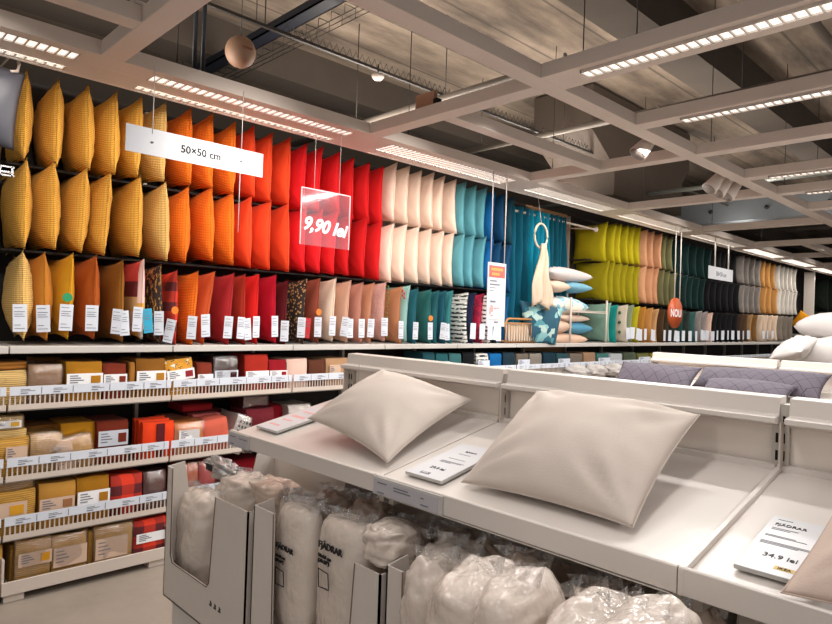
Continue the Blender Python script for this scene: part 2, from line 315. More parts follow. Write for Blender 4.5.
rowC = [(23, 251, MU2, 'pale mustard waffle cushion with a white card, leftmost on the shelf', T1), (45, 253, fabric('#b8762a'), 'smooth ochre cushion with a white card, second on the shelf', T1),
 (73, 254, fabric('#cf9420'), 'golden yellow cushion with raised seam and green sticker', T1), (96.6, 256, fabric('#a8521c'), 'rust brown cushion with raised seam and white card', T1),
 (123, 261, fabric('#8d5a1e'), 'brown ochre cushion left of the patchwork one', two(.02)), (144, 260, PATCH, 'patchwork cushion of red, maroon, sand and pink blocks', [(-.02, 0, .05, PAPERB), (.045, -.01, -.1, CYAN)]),
 (161, 265, DKP, 'dark brown cushion with gold figures, beside the plaid one', T1), (177, 271, PLAID, 'orange and maroon plaid cushion with orange sticker', [(-.02, -.02, .2, PAPERB)]),
 (198, 272, OR, 'orange waffle cushion right of the plaid one', T1), (215, 272, fabric('#bd5028'), 'terracotta cushion leaning back with tilted card', [(-.01, 0, -.2, PAPERB)]), (234, 274, fabric('#a3262a'), 'brick red cushion right of the leaning terracotta one', T1),
 (245, 275, fabric('#9e2c1d'), 'dark rust red cushion half hidden behind the bright red one', two()), (259, 275, fabric('#d01f1c'), 'bright red cushion on the shelf with white card', T1), (276, 275.5, fabric('#b3122a'), 'crimson cushion on the shelf with white card', T1),
 (288, 281, fabric('#571318'), 'dark maroon cushion left of the leopard one', T1), (307, 279, LEOP, 'leopard spotted cushion with white and red cards', [(-.02, 0, 0, PAPERB), (.04, -.0, .05, REDC)]),
 (320, 279, fabric('#8c4534'), 'brown rose cushion with orange sticker', T1), (336, 279, fabric('#e0cdb8'), 'cream cushion on the shelf beside the brown rose one', T1), (351, 281, fabric('#cfa48e'), 'beige pink cushion with two cards', two()),
 (363, 283, fabric('#b98171'), 'dusty rose cushion on the shelf with card', T1), (374, 283.5, fabric('#bd8569'), 'rosy tan cushion left of the fluffy pink one', T1), (386, 283, fabric('#d3a49a', 'chunky'), 'fluffy pink cushion beside the green pompom trim', T1),
 (402, 287, fabric('#b57d5a'), 'tan cushion with small bobbles at its corner', T1), (410, 286, fabric('#8fb8b4'), 'pale aqua cushion behind the dark teal one', None), (418, 289, fabric('#255f6b'), 'dark teal cushion right of the pale aqua one', T1),
 (431, 290, fabric('#2f7370', 'velvet'), 'green teal velvet cushion with orange sticker', T1), (439, 291, fabric('#28626a'), 'petrol cushion behind the green teal velvet one', None), (446, 291, fabric('#225c6c'), 'deep petrol cushion with two cards', two()),
 (453, 291, fabric('#3d858a'), 'mid teal cushion left of the black and white one', None), (468, 293, STR, 'white cushion with black dashes', None), (475, 293, fabric('#1c2440'), 'narrow navy cushion left of the magenta one', T1),
 (484, 294, MAG, 'magenta and black cushion behind the hanging price sign', T1), (491, 295, STR, 'black and white dashed cushion partly behind the hanging price sign', T1), (499, 296, fabric('#15242f'), 'dark cushion right of the hanging price sign', two()), (509, 297, fabric('#12527f'), 'blue cushion left of the rattan rack', None)]
for i, (x, y, m, lb, tg) in enumerate(rowC):
    ln = .14 if 'leaning back' in lb else None
    o = hang(x, y, m, lb, 'assorted cushions on the long shelf', 'c', tg, scale=.98, Y=4.06, lean=ln, yaw=-.12 if 'velvet' in lb or 'pale mustard' in lb else None, sx=.82 if x > 120 else 1)
    if 'sticker' in lb:
        st = MB(); st.prism([(.026*math.cos(q_*PI/9), .026*math.sin(q_*PI/9)) for q_ in range(18)], -.004, 0, 'Y'); s = inst('sticker', st.mesh('sticker'), GRC if 'green sticker' in lb else ORC, o, (-.02, -.02, -.26), (0, 0, -.2)); s['label'] = 'round coloured sticker'
    if 'raised seam' in lb:
        sm = MB(); sm.tube([(0.0, -.002, -.03-.44*t/14) for t in range(15)], .004, 6); sm.build('piping', m, o)
    if 'bobbles' in lb:
        b_ = MB()
        for q_ in range(4):
            b_.tube([(.01*(q_ % 2), -.01-.012*(q_ % 2), -.02-.02*q_-.014*t) for t in range(3)], [.004, .009, .004], 7)
        b_.build('bobble_trim', fabric('#c2403e', 'chunky'), o)
    if 'pompom' in lb:
        pg = MB()
        for q_ in range(16): 
            z_ = -.03-.029*q_; pg.tube([(.02+.006*math.sin(q_*2.), -.012, z_+.008), (.02+.006*math.sin(q_*2.), -.012, z_), (.02+.006*math.sin(q_*2.), -.012, z_-.008)], [.003, .0085, .003], 7)
        pg.build('pompom_trim', fabric('#6f8f3e', 'chunky'), o)
rowC2 = [(611, 303, fabric('#7fa293'), 'sage green cushion right of the folded pillow stack', None), (618, 305, fabric('#138a83', 'velvet'), 'bright teal cushion beside the sage one', None), (628, 305, fabric('#cfc3b2', 'chunky'), 'oatmeal cushion with dark green bobbles', T1),
 (634, 305, fabric('#7b8a70'), 'grey green cushion beside the oatmeal one', T1), (640, 306.5, fabric('#a89f1c'), 'lime cushion on the long shelf', two()), (646, 307, fabric('#a8742f'), 'caramel cushion right of the lime one', T1), (653, 308, fabric('#b58146'), 'tan cushion with orange card on the long shelf', two()), (659, 309, fabric('#b98f63'), 'sand cushion left of the round orange sign', None),
 (665, 309.5, fabric('#4b3521'), 'dark brown cushion left of the round orange sign', T1), (671, 310, fabric('#38301f'), 'very dark olive cushion behind the round orange sign', T1), (677, 310.5, fabric('#2c2f25'), 'black green cushion behind the round orange sign', two()), (684, 311, fabric('#15403c', 'velvet'), 'bottle green cushion right of the round orange sign', T1),
 (690, 311.5, fabric('#24302c'), 'charcoal green cushion right of the bottle green one', T1), (696, 312, fabric('#355a58'), 'grey teal cushion left of the pale grey ones', T1), (702, 311, fabric('#9a9392', 'velvet'), 'pale grey fur cushion on the far shelf', two()), (708, 312, fabric('#a39a98', 'velvet'), 'second pale grey fur cushion on the far shelf', T1), (713, 313, LAT, 'white lattice cushion left of the black ones', T1)]
for j, x in enumerate([718, 723, 728, 733, 738]): rowC2.append((x, 312.5+j*.3, BK, '%s black cushion from the left on the far long shelf' % ORD[j], T1))
rowC2 += [(743, 314, fabric('#3d2c22'), 'dark brown cushion right of the black ones', T1), (748, 314, fabric('#57402e'), 'mid brown cushion on the far shelf', T1), (753, 314.5, fabric('#a48058'), 'light tan cushion on the far shelf', None), (758, 315, fabric('#7d5a32'), 'bronze cushion on the far shelf', None)]
for j, x in enumerate([763, 768, 773, 778]): rowC2.append((x, 315+j*.2, fabric('#d3bda8'), '%s cream cushion from the left at the far shelf end' % ORD[j], T1 if j < 3 else None))
for j, x in enumerate([783.5, 788.5, 793.5]): rowC2.append((x, 316+j*.3, fabric('#8f857b', 'chunky'), '%s greige cushion from the left at the far shelf end' % ORD[j], None))
for x, y, m, lb, tg in rowC2:
    o = hang(x, y, m, lb, 'assorted cushions on the far long shelf', 'c', tg, seam=False, scale=.98 if x > 600 else .8, Y=4.06, yaw=.12 if m is GEO else None, lean=.1 if m is GEO else None)
    if 'bobbles' in lb:
        bb = MB()
        for a in range(3):
            for b in range(3):
                c_ = Vector((-.07, .08+.12*a, -.1-.13*b)); bb.tube([c_+Vector((.02*t, 0, 0)) for t in (-1, -.5, 0, .5, 1)], [.004, .018, .022, .018, .004], 8)
        bb.build('bobble', fabric('#3f6a4a', 'chunky'), o)
# ------------------------------------------------------------------ room shell
def struct(name, mb, mat, **k): return tag(mb.build(name, mat, **k), kind='structure')
struct('floor', MB().box(-5, 30, -8, 7, -.1, 0), FLOOR)
struct('ceiling', MB().box(-5, 30, -8, 7, 4.2, 4.4), SLAB)
struct('wall_left', MB().box(-5, 30, 6.6, 6.8, 0, 4.2), plain('dark_painted_wall', '#4a423a', .9, bump=.2))
struct('wall_far', MB().box(26, 26.2, -8, 6.6, 0, 4.2), plain('far_dark_wall', '#4a4540', .9, bump=.2))
tn = [0]
def trim(mb, mat, **k): tn[0] += 1; return struct('trim_%d' % tn[0], mb, mat, **k)
DKC = plain('dark_concrete_rib', '#4b423a', .9, amt=.2, bump=.3)
for y in (-2.6, -.2, 2.2, 5.3): trim(MB().box(-5, 26, y, y+.34, 3.86, 4.2), DKC)
for x in (14.5,): trim(MB().box(x, x+.4, -8, 6.6, 3.7, 4.2), DKC)
# suspended grid
ZC, BH = 2.867, .075
def beam(x0, x1, y0, y1, ch=0): return trim(MB().box(x0, x1, y0, y1, ZC, ZC+BH), W_beam, bevel=.003)
cross = [-.75, 1.05, 2.78, 4.63, 6.42, 8.4, 10.35, 12.2, 14.1, 16.0, 17.9, 19.8, 21.7]
LONG = [(3.38, 3.47), (1.925, 2.035), (.45, .56), (-1.0, -.89), (-2.5, -2.39)]
beam(-3, 24, *LONG[1]); beam(-3, 24, *LONG[2]); beam(-3, 24, *LONG[3]); beam(-3, 24, *LONG[4])
for c in cross:
    beam(c, c+.115, 2.035, 3.38)
    w = .22 if c in (2.78,) else .115; s_ = -.08 if c == 2.78 else 0
    beam(c+s_, c+s_+w, .56, 1.925); beam(c+s_, c+s_+w, -.89, .45); beam(c+s_, c+s_+w, -2.39, -1.0)
for c in (-.1, 3.72, 5.59, 7.4): beam(c, c+.125, .56, 1.925)
for a, b, y in ((2.895, 4.63, 2.69), (-.635, 1.05, 2.86), (10.465, 12.2, 2.7), (6.535, 8.4, 1.1), (14.2, 16.0, 2.7)): beam(a, b, y, y+.1)
# perimeter board along the wall with recessed strips
trim(MB().box(-3, 24, 3.38, 3.47-.04, ZC, ZC+BH), W_beam)
P = MB(); 
for a, b, xe in ((3.43, 3.455, 24), (3.555, 3.66, 2.78), (3.77, 3.79, 24)): P.box(-3, xe, a, b, ZC, ZC+.02)
trim(P, W_beam); trim(MB().box(-3, 24, 3.79, 3.88, ZC+.03, ZC+.05), W_beam); trim(MB().box(-3, 24, 3.42, 3.88, ZC+.075, ZC+.085), W_beam)
cells = []
for i in range(len(cross)-1):
    cells.append((cross[i]+.29, cross[i+1]-.07, cross[i]))
LAMP = emis('lit_lamp_diffuser', '#fff4ea', 1.0); REFL = plain('mirror_louvre', '#d6d2cd', .25, .6)
for n_, (a, b, c0) in enumerate(cells):       # blanks between fixtures
    prev = cells[n_-1][1] if n_ else -3
    m = MB(); m.box(prev, a, 3.455, 3.555 if n_ < 2 else 3.66, ZC+.001, ZC+.02); m.box(prev, a, 3.66, 3.77, ZC+.001, ZC+.02); trim(m, W_beam)
m = MB(); m.box(cells[1][1], 24, 3.66, 3.77, ZC+.002, ZC+.02); trim(m, W_beam)
m = MB(); m.box(-3, cells[1][1], 3.66, 3.69, ZC+.002, ZC+.02); m.box(-3, cells[1][1], 3.75, 3.77, ZC+.002, ZC+.02); trim(m, W_beam)
def fixture(a, b, y0, y1, z, axis, lab, fins, group, cat='ceiling light'):
    """recessed lamp; a..b long axis, y0..y1 across"""
    f = lambda *q: q if axis == 'X' else (q[2], q[3], q[0], q[1], q[4], q[5])
    e = empty('recessed_light', (((a+b)/2, (y0+y1)/2, z) if axis == 'X' else ((y0+y1)/2, (a+b)/2, z)), lab, cat, group); L = Vector(e.location)
    def bx(m, x0, x1, yy0, yy1, z0, z1):
        q = f(x0, x1, yy0, yy1, z0, z1); m.box(q[0]-L.x, q[1]-L.x, q[2]-L.y, q[3]-L.y, q[4]-L.z, q[5]-L.z)
    m = MB(); bx(m, a, b, y0+.006, y1-.006, z+.008, z+.014); m.build('diffuser', LAMP, e)
    m = MB(); bx(m, a, b, y0, y0+.005, z, z+.035); bx(m, a, b, y1-.005, y1, z, z+.035); bx(m, a, a+.006, y0, y1, z, z+.035); bx(m, b-.006, b, y0, y1, z, z+.035); m.build('housing', REFL, e)
    if fins:
        m = MB(); k = int((b-a)/.045)
        for i in range(1, k): bx(m, a+i*(b-a)/k-.004, a+i*(b-a)/k+.004, y0+.005, y1-.005, z-.000, z+.0085)
        if y1-y0 > .5: 
            for w_ in (1, 2): bx(m, a, b, y0+(y1-y0)*w_/3-.003, y0+(y1-y0)*w_/3+.003, z-.003, z+.0085)
        m.build('louvre', REFL, e)
    return e
def area(x, y, z, sx, sy, power, col=(1, .95, .88), tilt=None):
    l = bpy.data.lights.new('lamp', 'AREA'); l.shape = 'RECTANGLE'; l.size = sx; l.size_y = sy; l.energy = power; l.color = col
    o = bpy.data.objects.new('lamp', l); C.objects.link(o); o.location = (x, y, z)
    if tilt: o.rotation_euler = tilt
    return o
for n_, (a, b, c0) in enumerate(cells):
    ds = 'above the yellow cushions|above the orange and red cushions|above the blush and teal cushions|above the curtain|above the lime cushions|above the dark green cushions|above the grey cushions|above the white cushions|past the end of the white cushions'.split('|')
    d = ds[min(n_-0, 8)] if n_ < 9 else 'far along the wall, %s past the white cushions' % ORD[n_-8]
    ll = 'louvred strip light in the wall board, '+d
    fixture(a, b, 3.445 if n_ < 2 else 3.46, 3.555 if n_ < 2 else 3.66, ZC, 'X', ('outer ' if n_ < 2 else '')+ll, n_ < 6, 'louvred strip lights in the wall board')
    if n_ < 2: fixture(a, b, 3.695, 3.745, ZC, 'X', 'inner narrow '+ll, True, 'louvred strip lights in the wall board')
    if n_ < 10: area((a+b)/2, 3.6, ZC-.012, b-a, .28, 21, (1, .92, .82), (math.radians(14), 0, 0))
for c, wd, y0, y1, lab in ((2.725, .085, .6, 1.72, 'long bright louvred light in the ceiling beam at the upper right'), (3.735, .08, .62, 1.66, 'slim louvred light in the second lit beam at the right edge'), (5.6, .08, .62, 1.75, 'slim lit strip in the third lit beam at the right edge'), (6.43, .08, .62, 1.7, 'slim lit strip in the fourth lit beam at the right edge')):
    fixture(y0, y1, c+.012, c+.012+wd, ZC-.016, 'Y', lab, True, 'lights in the ceiling beams')
    area(c+.06, (y0+y1)/2, ZC-.045, .1, y1-y0, 27, (1, .96, .92))
for x, y in ((.2, -1.2), (2.2, -1.2), (-1.2, 1.0), (4.6, -1.2), (8, -1), (-1.2, -1.6), (1.0, .9), (8.5, 1.4), (12, 1), (5.2, 2.7), (2.0, 2.72), (3.75, 2.0)):
    area(x, y, ZC-.03, 1.2, .25, (34 if (x, y) == (2.2, -1.2) else 14) if x < 3 else 36, (1, .96, .93))
for x, y, pw_ in ((1.9, 2.9, 3), (3.7, 2.4, 4), (1.2, 4.2, 30), (3.4, 4.2, 26), (5.8, 4.2, 20), (5.5, 2.7, 12), (8.5, 4.3, 10), (6.9, 2.6, 12), (9.4, 2.6, 10), (4.7, 0, 2), (12, 2.5, 12), (0, 2.5, 14), (8, .5, 6), (16, 2.5, 14), (.3, 3.0, 12), (3.6, 3.6, 12), (5.4, 3.6, 12), (10, 3.6, 12)):
    area(x, y, ZC+.12, 1.3, .2, pw_*1.25, (1, .9, .8), (PI, 0, 0))  # added uplights to lift the dark slab, no fixtures behind them
for x in (.1, 1.6, 2.8, 4.5, 7.3, 8.8, 10.8, 13):      # added fill spots brightening wall and signs, apart from the modelled spotlights
    l = bpy.data.lights.new('wall_fill_spot', 'SPOT'); l.energy = 62 if x < 6 else 60; l.spot_size = math.radians(75); l.spot_blend = .8; l.shadow_soft_size = .05; l.color = (1, .93, .85)
    o = bpy.data.objects.new('wall_fill_spot', l); C.objects.link(o); o.location = (x+.5, 2.3, 2.78); o.rotation_euler = (math.radians(66), 0, math.radians(12))
# world fill: light of the rest of the open store
w = bpy.data.worlds.new('world'); bpy.context.scene.world = w; w.use_nodes = True
w.node_tree.nodes['Background'].inputs[0].default_value = (1, .93, .88, 1); w.node_tree.nodes['Background'].inputs[1].default_value = .62
# ------------------------------------------------------------------ text helper
def text(s, size, mat, parent, mtx, name='lettering', ext=.0006, align='LEFT', shear=0, bold=0):
    cu = bpy.data.curves.new('t', 'FONT'); cu.body = s; cu.size = size; cu.extrude = ext; cu.align_x = align; cu.shear = shear; cu.offset = bold; cu.resolution_u = 3
    o = bpy.data.objects.new('t', cu); C.objects.link(o); bpy.context.view_layer.update()
    me = bpy.data.meshes.new_from_object(o.evaluated_get(bpy.context.evaluated_depsgraph_get())); bpy.data.objects.remove(o); bpy.data.curves.remove(cu)
    me.materials.clear(); me.materials.append(mat)
    r = bpy.data.objects.new(name, me); C.objects.link(r)
    r.parent = parent; r.matrix_local = mtx; return r
def frame(o, x, y): 
    """matrix with local x along x, local y along y"""
    x = Vector(x).normalized(); z = x.cross(Vector(y)).normalized(); y = z.cross(x); m = Matrix.Identity(4)
    for r in range(3): m[r][0], m[r][1], m[r][2], m[r][3] = x[r], y[r], z[r], o[r]
    return m
FX = ((1, 0, 0), (0, 0, 1))     # sheet facing -Y (towards the aisle)
# ------------------------------------------------------------------ hanging signs
SIGN = plain('white_sign_sheet', '#c6c9cf', .35, amt=.02)
e = empty('hanging_sign', (1.54, 3.3, 2.47), 'long white hanging sign reading 50 by 50 cm before the mustard and orange cushions', 'sign')
MB().box(-.385, .385, -.002, .002, -.066, .07).build('sign_board', SIGN, e)
text('50×50 cm', .056, INK, e, frame((-.105, -.003, -.018), *FX), bold=.0012)
for x in (-.255, .245):
    MB().tube([(x, -.003, .045), (x, -.003, .397)], .0022, 6).build('hanging_cord', STRING, e)
    MB().tube([(x, -.006, .0), (x, -.002, .0)], .006, 10).build('rivet', CHROME, e)
MB().tube([(.245, .003, -.4), (.245, .003, .0)], .0022, 6).build('hanging_cord', STRING, e)
ACR = NT('clear_acrylic'); ACR.nt.nodes.remove(ACR.b); tr = ACR.n('ShaderNodeBsdfTransparent'); tr.inputs[0].default_value = (.93, .9, .93, 1); gl = ACR.n('ShaderNodeBsdfGlossy'); gl.inputs['Roughness'].default_value = .08; df = ACR.n('ShaderNodeBsdfDiffuse'); df.inputs[0].default_value = (.8, .55, .62, 1)
m1 = ACR.n('ShaderNodeMixShader'); m1.inputs[0].default_value = .03; m2 = ACR.n('ShaderNodeMixShader'); m2.inputs[0].default_value = .07
ACR.l(tr.outputs[0], m1.inputs[1]); ACR.l(gl.outputs[0], m1.inputs[2]); ACR.l(m1.outputs[0], m2.inputs[1]); ACR.l(df.outputs[0], m2.inputs[2]); ACR.l(m2.outputs[0], ACR.out.inputs[0]); ACR = ACR.mat
e = empty('price_sheet', (2.46, 3.4, 2.06), 'clear acrylic price sheet reading 9,90 lei hanging before the red cushions', 'sign')
MB().box(-.195, .19, -.002, .002, 0, .36).build('acrylic_sheet', ACR, e)
ed = MB(); ed.box(-.197, -.193, -.003, .003, 0, .36); ed.box(.188, .193, -.003, .003, 0, .36); ed.box(-.195, .19, -.003, .003, .357, .362); ed.build('sheet_edge', plain('frosted_edge', '#e8c9cc', .3), e)
text('9,90 lei', .118, plain('white_vinyl', '#efe6ea', .5), e, frame((-.185, -.004, .1), (1, 0, -.06), (0, 0, 1)), shear=.3, bold=.004)
for x in (-.1, .1): MB().tube([(x, 0, .36), (x, 0, .80)], .0012, 5).build('hanging_cord', STRING, e)
pk = at(496, 295, 'Y', 3.4)
e = empty('hanging_price_sign', (4.235, 3.4, 1.572), 'tall white hanging price sign with coral heading before the blue cushions', 'sign')
MB().box(-.12, .12, -.003, .003, 0, .535).build('sign_board', SIGN, e)
MB().box(-.105, .105, -.005, -.003, .41, .51).build('heading_panel', plain('coral_heading', '#e0574e', .5), e)
YT = plain('orange_heading_text', '#f0a04a', .5)
h = MB()
for z, a, b in ((.468, -.08, .07), (.428, -.07, .03)):
    x = a
    while x < b: h.box(x, x+.02, -.0065, -.005, z, z+.022); x += .026
h.build('heading_text', YT, e)
h = MB()
for z, a, b, t_ in ((.375, -.09, .0, .012), (.345, -.09, .04, .012), (.32, -.09, -.01, .006), (.295, -.09, -.04, .006), (.20, -.08, -.01, .016), (.03, -.02, .03, .012), (.055, -.1, .1, .002)): h.box(a, b, -.0045, -.003, z, z+t_)
h.build('small_print', GREYINK, e)
h = MB()
for i_, (x, z, w_, t_) in enumerate(((-.085, .1, .016, .06), (-.06, .12, .016, .05), (-.075, .165, .02, .014), (-.03, .145, .03, .012), (.01, .15, .03, .01), (-.07, .085, .03, .01))): h.box(x, x+w_, -.0045, -.003, z, z+t_)
h.build('red_price', plain('pale_red_print', '#e98b86', .5), e)
for x in (-.085, .095): MB().tube([(x, 0, .53), (x, 0, 1.3)], .0045, 6).build('hanging_cord', STRING, e)
p = at(675, 313, 'Y', 3.4)
e = empty('round_sign', p, 'round orange hanging sign reading NOU near the lime and green cushions', 'sign')
d = MB(); d.tube([(0, -.012, 0), (0, .012, 0)], .185, 40); d.build('disc', plain('orange_disc', '#b04a18', .45), e)
text('NOU', .13, PAPER, e, frame((0, -.0135, -.045), *FX), align='CENTER', bold=.003)
for x in (-.03, .12): MB().tube([(x, 0, .17), (x, 0, 1.05)], .006, 6).build('hanging_cord', STRING, e)
p0 = at(708.5, 269, 'Y', 3.4); p1 = at(733, 264, 'Y', 3.4)
e = empty('hanging_sign', ((p0.x+p1.x)/2, 3.4, 2.36), 'small far white hanging sign before the dark green and black cushions', 'sign'); hw = (p1.x-p0.x)/2
MB().box(-hw, hw, -.003, .003, -.08, .09).build('sign_board', SIGN, e)
text('50×50 cm', .09, GREYINK, e, frame((0, -.005, -.03), *FX), align='CENTER')
for x in (-hw*.5, hw*.6): MB().tube([(x, 0, .08), (x, 0, .5)], .009, 6).build('hanging_cord', STRING, e)
# ------------------------------------------------------------------ wall shelving bays
SF = 4.0
names = 'left edge|mustard cushions|orange cushions|red cushions|deep red and blush cushions|light teal cushions|navy cushions|teal curtain|lime cushions|peach and olive cushions|dark green cushions|second dark green cushions|black cushions|silver grey cushions|tan cushions|white cushions|last white cushions|far end'.split('|')
FEN = {}
def fence(n_slots=34):
    m = MB(); m.box(0.006, .894, -.004, .004, 0, .03); m.box(.006, .894, -.004, .004, .078, .084)
    for i in range(37): x = .012+i*(.87/36); m.box(x-.0035, x+.0035, -.003, .003, .03, .08)
    return m.mesh('wire_fence')
FENM = fence()
LP = MB()
for cx in (.06, .22, .42, .62, .76):
    LP.box(cx, cx+.07, -.0085, -.0075, .022, .025); LP.box(cx, cx+.045, -.0085, -.0075, .03, .033); LP.box(cx+.0, cx+.035, -.0085, -.0075, .009, .014); LP.box(cx+.1, cx+.103, -.0085, -.0075, .006, .042)
LPM = LP.mesh('price_print')
LEV = [1.05, .663, .345]
TAN = plain('tan_back_panel', '#b58a62', .7)
for b in range(18):
    x0 = .84+.9*(b-1); lb = 'white metal shelving bay holding the '+names[b] if b not in (0, 17) else ('white metal shelving bay cut by the left edge of the photo' if b == 0 else 'white metal shelving bay at the far end of the wall')
    e = empty('shelving_bay', (x0, SF, 0), lb, 'shelving', 'wall shelving bays'); 
    MB().box(.002, .898, .60, .63, 0, 3.02).build('back_panel', TAN if b == 7 else DARK, e)
    m = MB(); m.box(.003, .897, 0, .6, 1.352, 1.392); m.build('long_shelf', W_rail, e, bevel=.004)
    for z in (1.93, 2.43):
        if b == 7: continue
        MB().box(.002, .898, .3, .6, z, z+.012).build('upper_shelf', DARK, e)
    MB().box(-.012, .012, .56, .598, 0, 3.0).build('upright', POST, e)
    for li, z in enumerate(LEV if b < 5 else LEV[:1]):
        MB().box(.004, .896, .004, .58, z-.012, z).build('basket_shelf', DARK if b > 5 else plain('shelf_metal', '#8f8880', .5) if (b, li) == (0, 0) else bpy.data.materials['shelf_metal'], e)
        f = inst('wire_fence', FENM, W_metal, e, (0, 0, z-.004))
        r = MB().box(.008, .892, -.007, -.002, 0, .048).build('price_rail', PAPERB, e, loc=(0, -.002, z+.076)); inst('price_print', LPM, GREYINK, r, (0, 0, 0))
    if b < 5:
        MB().box(.005, .895, 0, .58, .055, .07).build('base_deck', W_metal, e)
        m = MB().box(.004, .896, -.012, 0, .045, .118); m.build('base_front', W_metal, e, bevel=.003)
        MB().box(.004, .018, 0, .3, .07, .24).build('side_panel', W_metal, e, bevel=.003)
        for fx in (.02, .8): MB().box(fx, fx+.1, .01, .1, 0, .045).build('foot', W_metal, e, bevel=.003)
# ------------------------------------------------------------------ folded covers on the lower shelves
def pack_mesh(w, d, h, seed, layers=3, soft=.012):
    """soft folded textile packet: origin front bottom left"""
    m = MB(); nx, nz, ny = 8, 10, 4; vs = []; idx = {}
    def sh(u, v, k):   # u,v,k in 0..1
        x = w*u; z = h*v; y = d*k
        g = soft*(1-abs(math.sin(PI*v*layers))**.5) if layers > 1 else 0
        y += g*(1-k)*1.0
        rx = (abs(2*u-1))**6; rz = (abs(2*v-1))**8
        y += (1-k)*soft*(rx+rz)
        n = noise.noise(Vector((x*9+seed, y*9, z*9+seed*2)))*soft*.55
        return (x+n*.6, y+n, max(0, z+n*(1 if v > .05 else 0)))
    def grid(fu, A, B, flip):
        base = len(vs)
        for i in range(A+1):
            for j in range(B+1): vs.append(sh(*fu(i/A, j/B)))
        for i in range(A):
            for j in range(B):
                q = (base+i*(B+1)+j, base+(i+1)*(B+1)+j, base+(i+1)*(B+1)+j+1, base+i*(B+1)+j+1); fs.append(q[::-1] if flip else q)
    fs = []
    grid(lambda a, b: (a, b, 0), nx, nz, False); grid(lambda a, b: (a, 1, b), nx, ny, False); grid(lambda a, b: (0, b, a), ny, nz, True); grid(lambda a, b: (1, b, a), ny, nz, False); grid(lambda a, b: (a, b, 1), nx, nz, True); grid(lambda a, b: (a, 0, b), nx, ny, True)
    m.add(vs, fs, 0, True); return m
def pack(x0, x1, ytop, lev, mat, label, yb=None, Yf=4.03, lab=None, tilt=0, layers=2, film=False, d=.26, group='folded covers on the wall shelves', z0=None, yaw=0, name='folded_cover'):
    xm = (x0+x1)/2; a = at(x0, ytop, 'Y', Yf); b = at(x1, ytop, 'Y', Yf); zt = at(xm, ytop, 'Y', Yf).z
    zb = (LEV[lev] if lev < 3 else .07) if z0 is None else z0
    if yb is not None: zb = at(xm, yb, 'Y', Yf).z
    w, h = b.x-a.x, zt-zb; sd = random.random()*9
    o = pack_mesh(w, d, h, sd, layers).build(name, mat); tag(o, label, 'folded textile', group)
    o.location = (a.x, Yf, zb); o.rotation_euler = (0, tilt, yaw)
    if lab:   # (v0, v1, u0, u1, material, swatch colour or None)
        v0, v1, u0, u1, lm, sw = lab
        if yb is None and lev < 3 and z0 is None and h > .15: q0 = .11/h; v0, v1 = q0, q0+(1-q0)*max(.3, min(.62, v1))
        L = MB().box(w*u0, w*u1, -.011, -.007, h*v0, h*v1).build('paper_label', lm, o); wl = w*(u1-u0); hl = h*(v1-v0)
        if sw: MB().box(w*u0+wl*.66, w*u0+wl*.93, -.0135, -.011, h*v0+hl*.2, h*v0+hl*.8).build('swatch', fabric(sw), L)
        pr = MB()
        for q_ in range(4): pr.box(w*u0+wl*.08, w*u0+wl*(.3+.08*((q_*7) % 3)), -.0125, -.011, h*v0+hl*(.78-.18*q_), h*v0+hl*(.78-.18*q_)+min(.006, hl*.08))
        pr.build('small_print', GREYINK, L)
    if film:
        f_ = pack_mesh(w+.012, d+.006, h+.006, sd+3, 1, .02).build('clear_bag', FILM, o, loc=(-.006, -.014, 0))
    return o
YW = fabric('#cc9b4a', 'waffle'); OC = fabric('#a06a2c'); MY = fabric('#c98d1f'); RU = fabric('#7c3120'); MR = fabric('#5a1c22'); BRK = fabric('#a52a1d'); CRM = fabric('#8f1420'); ORG = fabric('#e5431b'); SAL = fabric('#c9604c'); PNK = fabric('#cf6f6c'); PEA = fabric('#d98a4c'); CRW = fabric('#dcb877', 'waffle')
# shelf A
pack(-22, 27.5, 371, 0, CRW, 'cream yellow waffle cover at the left end of the top lower shelf', layers=2)
pack(-22, 27, 362, 0, OC, 'ochre covers folded on top of the cream yellow one', yb=370.5, layers=2, Yf=4.06)
pack(29.5, 63, 365, 0, fabric('#8f6430'), 'shiny brown ochre cover in clear bag on the top lower shelf', layers=1, film=True)
pack(67, 103, 362, 0, fabric('#ad761e'), 'golden brown cover with white label and swatch, left on the top lower shelf', lab=(.12, .52, 0, 1, PAPER, '#ad761e'), layers=1)
pack(104, 127, 364, 0, RU, 'dark rust cover with white label on the top lower shelf', lab=(.12, .5, 0, 1, PAPER, '#7c3120'), layers=1)
pack(130, 136, 362, 0, OC, 'narrow ochre cover beside the brown one', layers=1)
pack(137, 166, 359, 0, fabric('#8a5a20'), 'brown cover with white label and gold swatch just left of the shelf joint', lab=(.12, .5, 0, 1, PAPER, '#b07a28'), layers=1)
pack(170, 197, 360.5, 0, ZIG, 'mustard patterned cover standing tilted right of the shelf joint', lab=(.1, .5, 0, 1, PAPER, '#8e2a33'), layers=1, tilt=-.12)
pack(198, 213, 363, 0, RU, 'rust cover right of the mustard patterned one', layers=1, lab=(.1, .35, 0, 1, PAPER, None))
pack(215, 238, 357, 0, fabric('#3b171b'), 'dark maroon bagged cover with label', layers=1, film=True, lab=(.1, .4, 0, 1, PAPERB, '#3b171b'))
pack(246, 269, 355, 0, BRK, 'brick red folded cover on the top lower shelf', layers=1, lab=(.08, .2, 0, 1, PAPER, None))
pack(270, 287, 360, 0, CRM, 'crimson cover with white label leaning by the brick red one', layers=1, lab=(.1, .38, 0, 1, PAPER, '#8f1420'))
pack(288, 308, 359, 0, LAT, 'pink and white lattice cover on the top lower shelf', layers=1)
